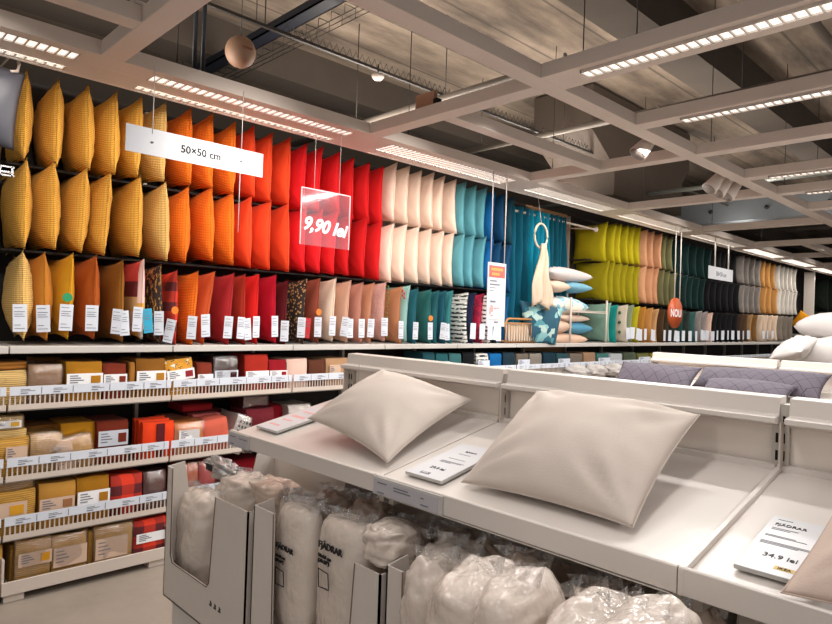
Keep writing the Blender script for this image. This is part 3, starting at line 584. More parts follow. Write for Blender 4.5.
pack(310, 326, 360, 0, fabric('#5d3424'), 'dark brown cover right of the lattice one', layers=1); pack(327, 349, 358.5, 0, fabric('#b08a68'), 'tan cover beside the end of the white display', layers=1, lab=(.1, .6, .1, .6, KRAFT, None))
# small stack at back of shelf A
for i_, x in enumerate((35, 75, 112, 178, 222, 300)): pack(x, x+28, 358.5+(i_ % 2)*.7, 0, [OC, fabric('#8a5a20'), RU, fabric('#8a5a20'), MR, fabric('#8a6a58')][i_], '%s folded cover from the left in the back row of the top lower shelf' % ORD[i_], Yf=4.33, layers=3, d=.2)
# shelf B
pack(-25, 30, 439, 1, YW, 'cream yellow waffle cover with label, lowest at the left of the second shelf', layers=2, lab=(.05, .6, .55, .95, KRAFT, None))
pack(-25, 27, 431, 1, CRW, 'cream waffle cover lying in the middle of the left pile', yb=439, layers=1, Yf=4.05)
pack(-25, 23.5, 417, 1, CRW, 'bagged cream waffle cover with gold swatch on top of the left pile', yb=431.5, layers=1, film=True, Yf=4.05, lab=(.2, .7, .3, .95, PAPER, '#d0a03a'))
pack(27, 60, 426, 1, OC, 'ochre folded covers behind the crumpled yellow bags', layers=3, Yf=4.22)
pack(62, 97, 423, 1, MY, 'golden yellow folded cover behind the crumpled bag on the second shelf', layers=1, Yf=4.16)
pack(58, 95, 419, 1, fabric('#6d4a26'), 'brown covers at the back of the second shelf', layers=2, Yf=4.36, d=.18)
pack(32, 62, 434, 1, fabric('#d7a75c', 'waffle'), 'crumpled yellow bag of covers on the second shelf', layers=2, film=True)
pack(57, 97, 441, 1, fabric('#c99b4f'), 'yellow cover with kraft band lying tilted on the second shelf', layers=1, film=True, lab=(.1, .95, .1, .5, KRAFT, None), tilt=-.18, z0=.645)
pack(98, 129, 421, 1, RU, 'dark rust folded cover with pale label on the second shelf', layers=1, Yf=4.12, lab=(.2, .62, .02, .97, PAPERB, '#7c3120'))
for i_ in range(3): pack(136+5*i_-i_, 166+4.5*i_, 417.5+2.3*i_, 1, ORG, ['rearmost', 'middle', 'front'][i_]+' of three orange red covers with maroon stripe', layers=1, Yf=4.15-.06*i_, d=.055)
s_ = [o for o in C.objects if o.get('label', '').startswith('front of three')][0]
bx = s_.dimensions; MB().box(.08, .13, -.006, .003, .003, max(v.co.z for v in s_.data.vertices)-.012).build('maroon_stripe', MR, s_, loc=(0, -.004, 0))
pack(176, 205, 423, 1, PEA, 'peach orange bagged covers right of the orange red ones', layers=3, film=True, lab=(.4, .75, .1, .8, PAPER, None))
pack(172, 200, 418, 1, fabric('#d6937a'), 'pale salmon covers behind the peach orange bag', layers=2, Yf=4.25)
pack(195, 222, 414, 1, PNK, 'pink cover lying behind the salmon ones', layers=2, Yf=4.2)
pack(206, 232, 421, 1, SAL, 'salmon cover standing tilted on the second shelf', layers=1, tilt=-.15)
pack(245, 269, 394, 1, fabric('#5b1d24'), 'shiny maroon bagged cover on top of the pile near the white display', yb=408, layers=2, film=True, Yf=4.15)
pack(248, 275, 409, 1, fabric('#74262f', 'chunky'), 'fuzzy maroon cover under the shiny maroon bag', layers=2, Yf=4.1)
pack(272, 288, 405, 1, CRM, 'dark red cover behind the white display corner', layers=2, Yf=4.2)
pack(184, 213, 404, 1, fabric('#9c2129'), 'red rolled cover high at the back of the second shelf', yb=411, layers=1, Yf=4.25); pack(186, 226, 410.5, 1, MR, 'maroon covers under the red rolled one', layers=3, Yf=4.3, d=.2)
pack(290, 312, 405, 1, fabric('#c9c0b8'), 'whitish bagged cover near the display corner', layers=2, film=True, Yf=4.1)
pack(228, 243, 412, 1, fabric('#cfc8c4'), 'white printed bag with black letters leaning on the second shelf', layers=1, film=True, tilt=.35, name='printed_bag')
s_ = [o for o in C.objects if o.get('label', '').startswith('white printed bag')][0]; m = MB()
for i_ in range(4):
    for j_ in range(3): m.box(.015+.026*i_, .026+.026*i_, -.012, -.006, .14+.035*j_, .16+.035*j_)
m.build('printed_letters', INK, s_)
# shelf C
pack(-25, 36, 493, 2, YW, 'mustard waffle cover with label in the lower left pile', layers=1, lab=(.05, .6, 0, .85, KRAFT, '#d0982c'))
pack(-25, 34, 481, 2, YW, 'mustard waffle cover slumped on top of the lower left pile', yb=493, layers=2, film=True, Yf=4.06)
pack(40, 76.5, 483, 2, fabric('#c08c3f'), 'yellow ochre cover with kraft label on the third shelf', layers=1, lab=(.05, .48, 0, .95, KRAFT, '#9a6a48'))
pack(78, 110, 477, 2, fabric('#a8721c'), 'golden brown cover with white label on the third shelf', layers=1, lab=(.05, .52, 0, 1, PAPER, '#a8721c'))
pack(112, 143, 475, 2, PLAID, 'orange and maroon plaid cover on the third shelf', layers=1)
pack(145, 166, 472, 2, fabric('#5d2a26'), 'dark red brown bagged cover on the third shelf', layers=1, film=True)
pack(183, 199, 464, 2, fabric('#b5521f'), 'orange bagged cover seen beyond the first carton', layers=1, film=True)
pack(200, 216, 462, 2, fabric('#b02226'), 'red bagged cover seen beyond the first carton', layers=1, film=True)
for i_, x in enumerate((8, 55, 95, 135)): pack(x, x+32, 468+(i_ % 2), 2, [OC, OC, fabric('#7a3a1c'), MR][i_], '%s cover from the left in the back row of the third shelf' % ORD[i_], Yf=4.36, layers=3, d=.18)
pack(222, 262, 460, 2, CRM, 'dark red covers low behind the first carton', layers=3, Yf=4.15)
# shelf D
pack(11, 20, 545, 3, YW, 'narrow mustard waffle cover at the left of the bottom shelf', layers=1, Yf=4.1)
pack(17, 52, 539, 3, YW, 'bagged mustard waffle cover with gold swatch on the bottom shelf', layers=1, film=True, lab=(.42, .72, .05, 1, KRAFT, '#c98d1f'))
pack(53, 87, 534, 3, YW, 'bagged mustard waffle cover with kraft band, second on the bottom shelf', layers=1, film=True, lab=(.25, .72, .03, 1, KRAFT, None))
pack(88.5, 94, 531, 3, YW, 'slim mustard cover between the bagged ones on the bottom shelf', layers=1, Yf=4.06)
pack(96, 133, 525, 3, YW, 'bagged mustard waffle cover with wide kraft band left of the plaid one', layers=1, film=True, lab=(.2, .72, 0, .85, KRAFT, None))
pack(135, 168, 519, 3, PLAID, 'orange and maroon plaid cover with white band on the bottom shelf', layers=1, lab=(.4, .65, .05, 1, PAPER, None))
pack(-25, 3, 548, 3, YW, 'mustard cover at the left edge of the bottom shelf', layers=1)
pack(172, 205, 512, 3, fabric('#5d2a26'), 'dark maroon cover on the bottom shelf behind the first carton', layers=2)
# shelf A beyond the white display
cl = ['#1b4650', '#245c62', '#3d6f72', '#111417', None, '#0f62a0', '#1d3340', '#6e655a', '#8a8178', '#163240', '#2a4a50', '#73685e', '#9a7a60', '#3f6f6a', '#c9cfd2', '#4f5a48', '#6b6a3c', '#8c8420', '#4b3b2c', '#2d2a26']
for i_, c in enumerate(cl):
    x = 424+i_*13.4
    pack(x, x+11.5, 353.6 if i_ % 3 else 352.6, 0, fabric(c) if c else STR, '%s folded cover from the left beyond the white display, on the top lower shelf' % (ORD[i_] if i_ < 18 else ['nineteenth', 'twentieth'][i_-18]), layers=1, lab=(.1, .5, 0, 1, PAPERB, None) if i_ % 3 == 1 else None, Yf=4.05, group='folded covers beyond the white display')
# ------------------------------------------------------------------ white slanted display gondolas
SL = .21
def sz(x): return 1.142+SL*(x-1.25)
def gondola(dx, dz, yend, nb, which, front=True):
    XB = 1.84; G = lambda s: s+(' of the near white display' if which == 0 else ' of the far white display')
    e = empty('display_gondola', (XB+dx, yend, 0), ['near', 'far'][which]+' white double display frame with slotted posts behind the slanted shelves', 'display unit'); o = Vector(e.location)
    for i in range(nb+1):
        y = -.9*i+(0 if i else -.02); m = MB()
        m.box(-.005, .035, y-.02, y+.02, 0, 1.43+dz)
        q = m.build('post', POST, e); s = MB()
        for k in range(24):
            z = 1.40+dz-.045*k
            for u in (-.011, .005): s.box(-.0062, -.0045, y+u, y+u+.006, z-.025, z)
        s.build('slot_row', BLACK, q)
    for i in range(nb):
        y1 = -.9*i-(.0 if i == 0 else .02); y0 = -.9*(i+1)+.02
        MB().box(.012, .03, y0, y1, .1, 1.385+dz).build('back_panel', PANEL, e)
        MB().prism([(-.05, 1.384+dz), (-.05, 1.398+dz), (-.014, 1.402+dz), (-.008, 1.447+dz), (.045, 1.449+dz), (.045, 1.38+dz), (.0, 1.372+dz)], y0-.018, y1+.0, 'Y').build('top_rail', W_shelf, e, bevel=.002)
        MB().box(-.03, .012, y1-.004 if i == 0 else y1+.012, y1+.0 if i == 0 else y1+.016, 1.27, 1.385+dz).build('end_bracket', W_metal, e)
    MB().box(-.5, .5, -.9*nb, 0, 0, .1).build('plinth', W_metal, e)
    return e
def tray(dx, dz, y1, y0, label, lipl=False, holder=True):
    e = empty('display_shelf', (1.25+dx, y1, 1.1+dz), label, 'shelf', 'slanted display shelves'); L = y0-y1
    # sloping deck with front fascia (local: x back, y along, z up from 1.10)
    m = MB(); m.prism([(0.012, .03), (0.012, .0395), (.585, .0395+SL*.573), (.585, .025+SL*.573)], L, 0, 'Y'); m.build('deck', W_shelf, e)
    m = MB(); m.prism([(0, 0), (0, .052), (.004, .055), (.012, .054), (.012, 0)], L, 0, 'Y'); m.build('front_fascia', W_shelf, e, bevel=.0015)
    m = MB(); m.prism([(.578, .155), (.578, .172), (.59, .175), (.59, .155)], L, 0, 'Y'); m.build('back_lip', W_shelf, e)
    if lipl:
        m = MB(); m.prism([(-.0009, -.0005), (-.0009, .05), (.591, .05+SL*.585), (.591, .02+SL*.585)], -.012, 0, 'Y'); m.build('side_lip', W_shelf, e, bevel=.0015)
        m = MB(); m.prism([(-.0009, -.0005), (-.0009, .05), (.591, .05+SL*.585), (.591, .02+SL*.585)], L, L+.012, 'Y'); m.build('side_lip', W_shelf, e)
    MB().box(.05, .58, -.03, -.01, -.04, .02, mat=None).build('shelf_bracket', POST, e); 
    MB().box(.05, .58, L+.01, L+.03, -.04, .02).build('shelf_bracket', POST, e)
    return e
g1 = gondola(0, 0, 2.325, 4, 0)
t1 = tray(0, 0, 2.32, 1.442, 'slanted white display shelf with the small price card, farthest left')
t2 = tray(0, 0, 1.437, .533, 'slanted white display shelf holding the large centre cushion')
t3 = tray(0, 0, .531, -.37, 'slanted white display tray with raised lip at the right edge', True)
for y1_, y0_ in ((-.39, -1.28),): tray(0, 0, y1_, y0_, 'slanted white display tray beyond the right edge of the photo', True)
# price strip holders on the fascia
TICK = plain('dull_ticket_paper', '#b5b2b8', .5)
def strip(par, ya, yb, lab):
    e = par; m = MB().box(-.006, -.001, yb, ya, -.002, .05).build('price_holder', W_rail, e)
    s = MB().box(-.0075, -.006, yb+.015, ya-.004, .002, .044).build('price_ticket', TICK, m); t_ = MB()
    for a, z, w_ in ((.02, .036, .04), (.02, .008, .03), (.09, .034, .06), (.09, .026, .07), (.2, .03, .012), (.2, .012, .03)): 
        if ya-a-w_ > yb: t_.box(-.0085, -.0075, ya-a-w_, ya-a, z-.002, z+.001)
    t_.build('small_print', GREYINK, s)
strip(t1, 0, -.155, ''); strip(t2, -.0, -.28, '')
MB().box(-.009, -.003, -.893, -.001, -.001, .0, ).build('holder_groove', POST, t2)
g2 = gondola(3.06, -.035, 2.33, 4, 1)
for i_ in range(3): tray(3.06, -.035, 2.32-.9*i_, 2.32-.9*i_-.88, '%s slanted shelf of the far white display behind the near one' % ORD[i_])
# ------------------------------------------------------------------ hero cushions on the display
def four(name, L, B, R, T, t, mat, label, seed, amp=.008, n=34, group=None, sag=.4, cat='cushion', pinch=.055):
    """cushion spanned between four world corners; origin at L"""
    L, B, R, T = map(Vector, (L, B, R, T)); N = (R-B).cross(L-B).normalized()
    if N.z < 0 and abs(N.z) > .3: N = -N
    if N.y > .7: N = -N
    def mf(a, b, c):
        u = a/.5+.5; v = b/.5+.5
        p = L*(1-u)*(1-v)+B*u*(1-v)+R*u*v+T*(1-u)*v
        return p+N*(c if c > 0 else c*sag)+N*(.012)-L
    mb, rim = cushion_mesh(name, .5, .5, t, n, seed, pinch, amp, mf, .55)
    o = mb.build(name, mat); o.location = L; tag(o, label, cat, group)
    MB().tube(rim, .0014, 6, closed=True).build('seam', mat, o); return o
CREAM = fabric('#cdc1b7', 'plain')
a = four('cushion', (1.365, 1.955, 1.228), (1.322, 1.462, 1.163), (1.795, 1.533, 1.318), (1.75, 1.992, 1.392), .17, CREAM, 'cream cushion tilted against the rail, on the left slanted shelf', 1.7, .007, pinch=.085)
MB().box(-.012, .012, -.001, .001, 0, .12).build('care_label', plain('grey_label', '#6a6668', .6), a, loc=(.25, .02, .125), rot=(.0, 1.05, .9))
four('cushion', (1.334, 1.168, 1.163), (1.345, .671, 1.165), (1.765, .70, 1.375), (1.76, 1.225, 1.385), .2, CREAM, 'large cream cushion in the middle of the display, right of the first', 4.2, .010)
four('cushion', (1.262, .352, 1.15), (1.30, -.14, 1.15), (1.75, -.17, 1.38), (1.72, .318, 1.375), .15, fabric('#cdb9ac'), 'beige cushion cut by the right edge on the right display tray', 8.1, .006)
four('cushion', at(519, 300, 'Y', 4.13), at(525, 344, 'Y', 4.13), at(555, 345, 'Y', 3.97), at(563, 308, 'Y', 3.97), .15, GEO, 'teal geometric cushion standing right of the rattan rack', 3.3, .006, 18, sag=.5)
for i_, (x, y, u0, u1, lb) in enumerate(((4.45, 2.2, 0, 0, 'grey diamond quilted cushion, leftmost on the far display'), (4.62, 1.75, 0, 0, 'grey quilted cushion at the back between the others on the far display'), (4.42, 1.63, 0, 0, 'front grey diamond quilted cushion on the far display'), (4.62, 1.30, 0, 0, 'rightmost grey diamond quilted cushion on the far display'))):
    Y1 = [2.42, 1.9, 1.78, 1.66][i_]; Y0 = [1.84, 1.5, 1.24, 1.1][i_]; Xf = [4.40, 4.62, 4.40, 4.60][i_]; zt = [1.33, 1.32, 1.26, 1.335][i_]
    zf = sz(Xf-3.06)-.035+.02
    four('cushion', (Xf, Y1, zf), (Xf, Y0, zf), (Xf+.2, Y0-.02, zt), (Xf+.2, Y1+.0, zt), .13, QUILT, lb, i_*2.2, .005, 20, 'grey quilted cushions on the far display')
# price cards
def card(pc, ax, ay, w, h, label, lines, big=None, bigmat=INK, badge=None, title=None):
    """pc bottom-left corner in world; ax along the text, ay up the card"""
    e = empty('price_card', pc, label, 'sign', 'price cards on the white display'); m0 = frame((0, 0, 0), ax, ay)
    c = MB(); c.box(0, w, 0, h, 0, .008, mat=m0); c.build('card_block', ACRB, e); c = MB(); c.box(.001, w-.001, .001, h-.001, .008, .0092, mat=m0); c.build('paper_insert', PAPERW, e)
    t_ = MB()
    for u, v, l_, th in lines: t_.box(w*u, w*(u+l_), h*v, h*v+th*.55, .0092, .0098, mat=m0)
    t_.build('small_print', GREYINK if bigmat is INK else bigmat, e)
    if title: text(title[0], title[1], INK, e, m0@Matrix.Translation((w*title[2], h*title[3], .0095)))
    if big: text(big[0], big[1], bigmat, e, m0@Matrix.Translation((w*big[2], h*big[3], .0095)))
    if badge:
        b_ = MB(); b_.box(w*badge[0], w*badge[0]+.036, h*badge[1], h*badge[1]+.013, .0092, .0097, mat=m0); q_ = b_.build('badge', plain('yellow_badge', '#c9a53a', .5) if badge[2] else GREYINK, e)
        text('IKEA', .0115, INK if badge[2] else PAPER, e, m0@Matrix.Translation((w*badge[0]+.006, h*badge[1]+.0025, .0099)))
ACRB = plain('clear_card_block', '#b9b8b4', .15); PAPERW = plain('card_paper', '#cccccf', .4, amt=.02)
ay = (1, 0, SL)
card((1.318, .452, sz(1.318)+.0015), (.0, -1, 0), ay, .14, .24, 'white price card reading 34.9 lei on the right display tray', [(.1, .93, .2, .003), (.1, .76, .35, .003), (.1, .735, .25, .003), (.08, .62, .4, .003), (.08, .6, .55, .003), (.08, .5, .8, .003), (.08, .48, .75, .003), (.08, .46, .5, .003)], ('34.9 lei', .0215, .22, .25), badge=(.45, .09, 1), title=('FJÄDRAR', .015, .1, .82))
card((1.315, 1.375, sz(1.315)+.0015), (.0, -1, 0), (1, .06, SL), .148, .26, 'white price card between the two cream cushions', [(.35, .7, .3, .003), (.3, .55, .45, .003), (.25, .46, .6, .003), (.25, .44, .55, .003), (.25, .42, .3, .003)], ('29.9 lei', .02, .3, .22), badge=(.3, .06, 0), title=('FJÄDRAR', .011, .4, .78))
card((1.337, 2.265, sz(1.337)+.0015), (-.02, -1, 0), (1, .27, SL), .155, .29, 'white price card with pink print at the left end of the display', [(.15, .7, .5, .02), (.15, .5, .6, .03), (.2, .35, .4, .02), (.15, .15, .45, .02)], bigmat=plain('pink_print', '#e3a7a4', .5))
# ------------------------------------------------------------------ cartons of bagged inserts
def carton(y1, y0, label, xf=1.17, xb=1.74, z0=.40, z1=.95, cut=(.08, .13, .1), wing=True):
    e = empty('display_carton', (xf, y1, z0), label, 'carton', 'cardboard bins under the display'); W = y1-y0; D = xb-xf; H = z1-z0
    a, b, zc = cut[0], cut[1], cut[2]; t = .006
    # front wall with a deep notch, prism in (y,z) extruded along X
    poly = [(0, 0), (0, H), (-a*.9, H), (-a, zc+.03), (-a-.02, zc), (-(W-b)+.03, zc), (-(W-b)+.01, zc+.02), (-(W-b)-.02, H-.035), (-W, H-.035), (-W, 0)]
    MB().prism([(y, z) for y, z in poly], 0, t, 'X').build('front_wall', CARD, e)
    edge = MB(); pts = [(-.0006, -a*.9, H), (-.0006, -a, zc+.03), (-.0006, -a-.02, zc), (-.0006, -(W-b)+.03, zc), (-.0006, -(W-b)+.01, zc+.02), (-.0006, -(W-b)-.02, H-.035)]; edge.tube(pts, .0025, 4); edge.build('cut_edge', plain('dark_cut_edge', '#6b5647', .9) if 'dark_cut_edge' not in bpy.data.materials else bpy.data.materials['dark_cut_edge'], e)
    for y, s in ((0, -1), (-W, 1)):
        m = MB(); q = [(0, 0), (0, H-(.035 if s > 0 else 0)), (.075, H+(.012 if s < 0 else -.035)), (.11, H-.2), (D-.15, H-.22), (D-.1, H), (D, H), (D, 0)]
        m.prism(q, y, y+s*t, 'Y'); m.build('side_wall', CARD, e)
    m = MB(); m.box(D-t, D, -W, 0, 0, H); m.build('rear_wall', CARD, e); MB().box(0, D, -W, 0, 0, t).build('carton_floor', CARDIN, e)
    MB().box(.03, D-.02, -W+.03, -.03, -z0, -.002).build('pallet_box', plain('white_pallet_box', '#d3cec8', .6) if 'white_pallet_box' not in bpy.data.materials else bpy.data.materials['white_pallet_box'], e)
    return e
c1 = carton(2.70, 2.02, 'open cardboard bin of bagged inserts, farthest left by the aisle', cut=(.06, .26, .16), xb=1.7)
c2 = carton(1.98, 1.31, 'open cardboard bin in the middle with printed insert bags', cut=(.14, .13, .06))
c3 = carton(1.285, .585, 'open cardboard bin at the right heaped with bagged inserts', cut=(.07, .16, .1)); c4 = carton(.55, -.15, 'open cardboard bin below the bottom right of the photo', cut=(.07, .16, .1))
mk = MB()
for i_, y in enumerate((-.42, -.455, -.49)):
    mk.box(-.0012, 0, y-.018, y, .1, .106); mk.box(-.0012, 0, y-.012, y-.006, .108, .12)
    mk.box(-.0012, 0, y-.018, y-.014, .108, .116)
mk.build('handling_marks', INK, c1)
# insert bags
_bagm = {}
def bag_mesh(sx, sy, sz_, seed, grow=0, n=22, amp=.12, ex=2.6):
    m = MB(); vs = []; fs = []; nu, nv = n, n
    for i in range(nv+1):
        ph = -PI/2+PI*i/nv
        for j in range(nu):
            th = 2*PI*j/nu
            def sg(v, e): return math.copysign(abs(v)**(2/e), v)
            x = sg(math.cos(ph), ex)*sg(math.cos(th), 2.4); y = sg(math.cos(ph), ex)*sg(math.sin(th), 2.4); z = sg(math.sin(ph), ex)
            q = Vector((x*2.2+seed, y*2.2, z*3)); fold = abs(noise.noise(Vector((x*3+seed, y*3, z*6+seed)))); fine = abs(noise.noise(Vector((x*8+seed, y*8+z*2, z*9))))
            k = 1+amp*noise.noise(q)-amp*1.2*(.3-fold)*(1-.7*abs(math.sin(ph))**8)-amp*.3*(.3-fine)*(1-abs(math.sin(ph))**6)
            vs.append((x*k*(sx/2+grow), y*k*(sy/2+grow), (z*k)*(sz_/2+grow)+sz_/2))
    for i in range(nv):
        for j in range(nu): fs.append((i*nu+j, i*nu+(j+1) % nu, (i+1)*nu+(j+1) % nu, (i+1)*nu+j))
    m.add(vs, fs, 0, True); return m
def filmed(col, nm):
    t = NT(nm); t.set(Roughness=.75, Coat_Weight=1.0, Coat_Roughness=.1); o = t.coord(); t.base(vary(t, col, .12, 9))
    h = t.noise(t.map(o, (1, 1, .6)), 11, 4, .5); rd = t.math('ABSOLUTE', t.math('SUBTRACT', h, .5)); b = t.n('ShaderNodeBump'); b.inputs['Strength'].default_value = .9; b.inputs['Distance'].default_value = .05
    t.l(rd, b.inputs['Height']); t.l(b.outputs[0], t.b.inputs['Coat Normal']); rd = t.noise(o, 12, 3); b2 = t.n('ShaderNodeBump'); b2.inputs['Strength'].default_value = .5; b2.inputs['Distance'].default_value = .02; t.l(rd, b2.inputs['Height']); t.l(b2.outputs[0], t.b.inputs['Normal'])
    return t.mat
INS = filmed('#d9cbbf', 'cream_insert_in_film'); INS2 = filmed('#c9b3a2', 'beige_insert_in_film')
def bag(x, y, z, sx, sy, sz_, label, rot=(0, 0, 0), mat=None, printed=False, amp=.12, group='bagged cushion inserts under the display', ex=3.4):
    sd = random.random()*20; o = bag_mesh(sx, sy, sz_, sd, 0, 40, amp, ex).build('insert_bag', mat or INS); tag(o, label, 'bagged cushion insert', group); o.location = (x, y, z); o.rotation_euler = rot
    tf = MB(); nn = 12   # gathered film tail on top
    if sz_ > .2 or rot[0] or rot[1]:
        vs = []; 
        for j in range(2):
            for i in range(nn+1):
                u = i/nn-.5; vs.append((.02*math.sin(i*2.1+sd)*(j*1.6+.4), u*sy*(.9 if j == 0 else 1.0), sz_*(.95 if j == 0 else 1.0)+(.022+.012*math.sin(i*1.7+sd))*j))
        tf.add(vs, [(i, i+1, nn+2+i, nn+1+i) for i in range(nn)], 0, True); tf.build('bag_flap', FILM, o)
    return o
def pbag(x0, x1, yt, X, h, dx, label, **k):
    """bag whose silhouette spans photo columns x0..x1 with its top at row yt, in the plane X"""
    a = at(x0, yt, 'X', X); b = at(x1, yt, 'X', X); c = (a+b)/2; sy = abs(a.y-b.y)
    return bag(X, c.y, c.z-h, dx, sy*1.0, h, label, **k)
pr = pbag(187, 222, 490, 1.31, .42, .2, 'white insert bag filling the front notch of the far left bin', amp=.1)
pbag(229, 266, 474, 1.45, .25, .22, 'insert bag heaped on top at the back of the far left bin')
pbag(252, 296, 480, 1.5, .2, .2, 'insert bag lying beside the tall carton wall of the far left bin', mat=INS2)
pbag(217, 247, 492, 1.4, .4, .2, 'insert bag standing behind the front right wall of the far left bin', mat=INS2)
s_ = pbag(208, 238, 457, 1.42, .1, .08, 'crumpled shiny clear bag with black print on top of the far left bin', mat=plain('shiny_printed_film', '#b9b7b8', .2, .5), amp=.35, ex=1.6)
m = MB()
for i_ in range(3): m.box(-.062, -.056, .022-.02*i_, .034-.02*i_, .045, .075)
m.build('printed_letters', INK, s_)
k1 = pbag(284, 322, 504, 1.27, .44, .13, 'tall narrow insert bag at the left of the middle bin', amp=.04, ex=4)
k0 = pbag(284, 330, 497, 1.38, .42, .13, 'insert bag with crumpled top behind the tall narrow one', amp=.07, ex=4)
k2 = pbag(327, 378, 518, 1.27, .42, .14, 'printed insert bag with cushion drawing in the middle bin', amp=.03, ex=5)
pbag(376, 410, 522, 1.25, .12, .16, 'insert bag lying on the corner of the middle bin', amp=.15)
pbag(318, 352, 492, 1.55, .4, .14, 'shaded insert bag at the back of the middle bin', mat=INS2, ex=4, amp=.07)
pbag(352, 392, 500, 1.55, .4, .14, 'second shaded insert bag at the back of the middle bin', mat=INS2, ex=4)
pbag(392, 432, 522, 1.5, .4, .14, 'insert bag behind the joint of the middle and right bins', mat=INS2)
pbag(440, 472, 528, 1.5, .4, .14, 'dim standing insert bag beneath the display edge', mat=INS2, ex=4, amp=.07)
pbag(475, 528, 544, 1.45, .36, .16, 'dim boxy insert bag beneath the display edge', mat=INS2, ex=4, amp=.08)
pbag(532, 590, 565, 1.5, .36, .16, 'dim insert bag right of the boxy one beneath the display', mat=INS2)
pbag(592, 650, 585, 1.5, .36, .16, 'dim insert bag farther right beneath the display', mat=INS2); pbag(650, 730, 600, 1.45, .36, .16, 'dim insert bag beneath the joint of the right tray', mat=INS2)
pbag(413, 452, 557, 1.16, .4, .14, 'rounded insert bag at the left of the heaped right bin', amp=.1, ex=3)
pbag(447, 520, 560, 1.13, .3, .26, 'wide glossy insert bag, second in the right bin', amp=.07, rot=(.1, -.12, .1)); pbag(508, 566, 574, 1.10, .3, .24, 'large glossy insert bag, third in the right bin', amp=.07, rot=(-.1, -.1, 0))
pbag(552, 632, 591, 1.08, .28, .26, 'insert bag with torn film in the right bin', amp=.07, rot=(.12, -.12, 0)); pbag(622, 712, 607, 1.06, .28, .26, 'insert bag near the bottom edge of the photo', amp=.07, rot=(-.08, -.1, 0)); pbag(425, 490, 543, 1.34, .3, .2, 'insert bag behind the glossy one in the right bin', amp=.1)
pbag(498, 552, 558, 1.32, .3, .2, 'insert bag with clear film tail behind the third one', mat=INS2); pbag(570, 640, 590, 1.3, .3, .16, 'insert bag wedged under the display front', mat=INS2)
def printon(o, sy, z, s):
    m0 = frame((-.0745, sy*.44, z), (0, -1, 0), (0, 0, 1)); q = text('FJÄDRAR', s, INK, o, m0, 'printed_name', ext=.002)
    text('50x50 cm', s*.55, INK, o, frame((-.0745, sy*.44, z-.03), (0, -1, 0), (0, 0, 1)), 'printed_size', ext=.002); text('(20x20")', s*.55, INK, o, frame((-.0745, sy*.44, z-.045), (0, -1, 0), (0, 0, 1)), 'printed_size', ext=.002)
    L = sy*.40; zz = z-.065; P_ = []
    cs = [(L, zz), (L-.05, zz-.004), (L-.056, zz-.052), (L-.004, zz-.056)]
    for i in range(4):
        (a, b), (c, d) = cs[i], cs[(i+1) % 4]
        for t in range(5):
            f = t/5; k = .004*math.sin(PI*f); mx, mz = L-.027, zz-.028; P_.append((-.076, a+(c-a)*f+(mx-a)*k*8*.6, b+(d-b)*f+(mz-b)*k*8*.6))
    MB().tube(P_, .002, 4, closed=True).build('printed_cushion_drawing', INK, o)
printon(k2, .15, .33, .03); printon(k1, .09, .3, .026)
# ------------------------------------------------------------------ curtain corner
def curtain(x0, x1, mat, label, waves, amp, z0, z1, Y=4.22, sweep=0):
    e = empty('curtain', ((x0+x1)/2, Y, z0), label, 'curtain', 'teal curtains on the rod'); nx, nz = waves*10, 14; vs = []; cx = (x0+x1)/2
    for j in range(nz+1):
        v = j/nz; 
        for i in range(nx+1):
            u = i/nx; a = amp*(.6+.4*(1-v))
            vs.append((x0+(x1-x0)*u-cx+sweep*(1-v)**2*(u-.9)+.01*math.sin(j+i*.3), a*math.sin(u*waves*2*PI)+.012*math.sin(u*waves*4.4+v*3), (z1-z0)*v))
    m = MB(); m.add(vs, [(j*(nx+1)+i, j*(nx+1)+i+1, (j+1)*(nx+1)+i+1, (j+1)*(nx+1)+i) for j in range(nz) for i in range(nx)], 0, True); o = m.build('drape', mat, e); sd = o.modifiers.new('s', 'SOLIDIFY'); sd.thickness = .003
    for k in range(waves):
        xx = x0+(x1-x0)*(k+.5)/waves-cx; r_ = [(xx, -amp*.0+.022*math.cos(q*PI/6), z1-z0-.05+.022*math.sin(q*PI/6)) for q in range(12)]; MB().tube(r_, .004, 5, closed=True).build('eyelet', CHROME, e)
    return e
curtain(5.38, 5.76, fabric('#075066', 'plain', .9), 'dark teal curtain panel nearest the navy cushions', 3, .075, 1.40, 2.86)
curtain(5.72, 6.14, fabric('#0a7c98', 'plain', .9), 'bright teal curtain panel in the middle of the rod', 4, .085, 1.40, 2.86, sweep=.12)
curtain(6.12, 6.5, fabric('#06485a', 'plain', .9), 'deep teal curtain panel behind the cream throw', 4, .075, 1.40, 2.86)
e = empty('curtain_rod', (6.3, 4.22, 2.81), 'white curtain rod with round finial above the teal curtains', 'curtain rod')
MB().tube([(-1.1, 0, 0), (.86, 0, 0)], .012, 10).build('rod', W_metal, e); MB().tube([(.86+.02*i, 0, 0) for i in range(4)], [.014, .035, .035, .01], 12).build('finial', W_metal, e); MB().tube([(.8, 0, 0), (.8, .38, .03)], .01, 8).build('wall_bracket', W_metal, e)
pr_ = at(541, 236, 'Y', 3.98)
e = empty('hanging_ring', pr_, 'cream ring hanging on a cord before the teal curtain', 'ring'); R_ = .115
MB().tube([(R_*math.cos(q*PI/12), 0, R_*1.15*math.sin(q*PI/12)) for q in range(24)], .011, 8, closed=True).build('hoop', plain('pale_wood', '#d6c3ad', .5), e); MB().tube([(0, 0, R_*1.15), (0, .05, .42)], .003, 5).build('hanging_cord', STRING, e)
vs = []; nz, nx = 18, 14
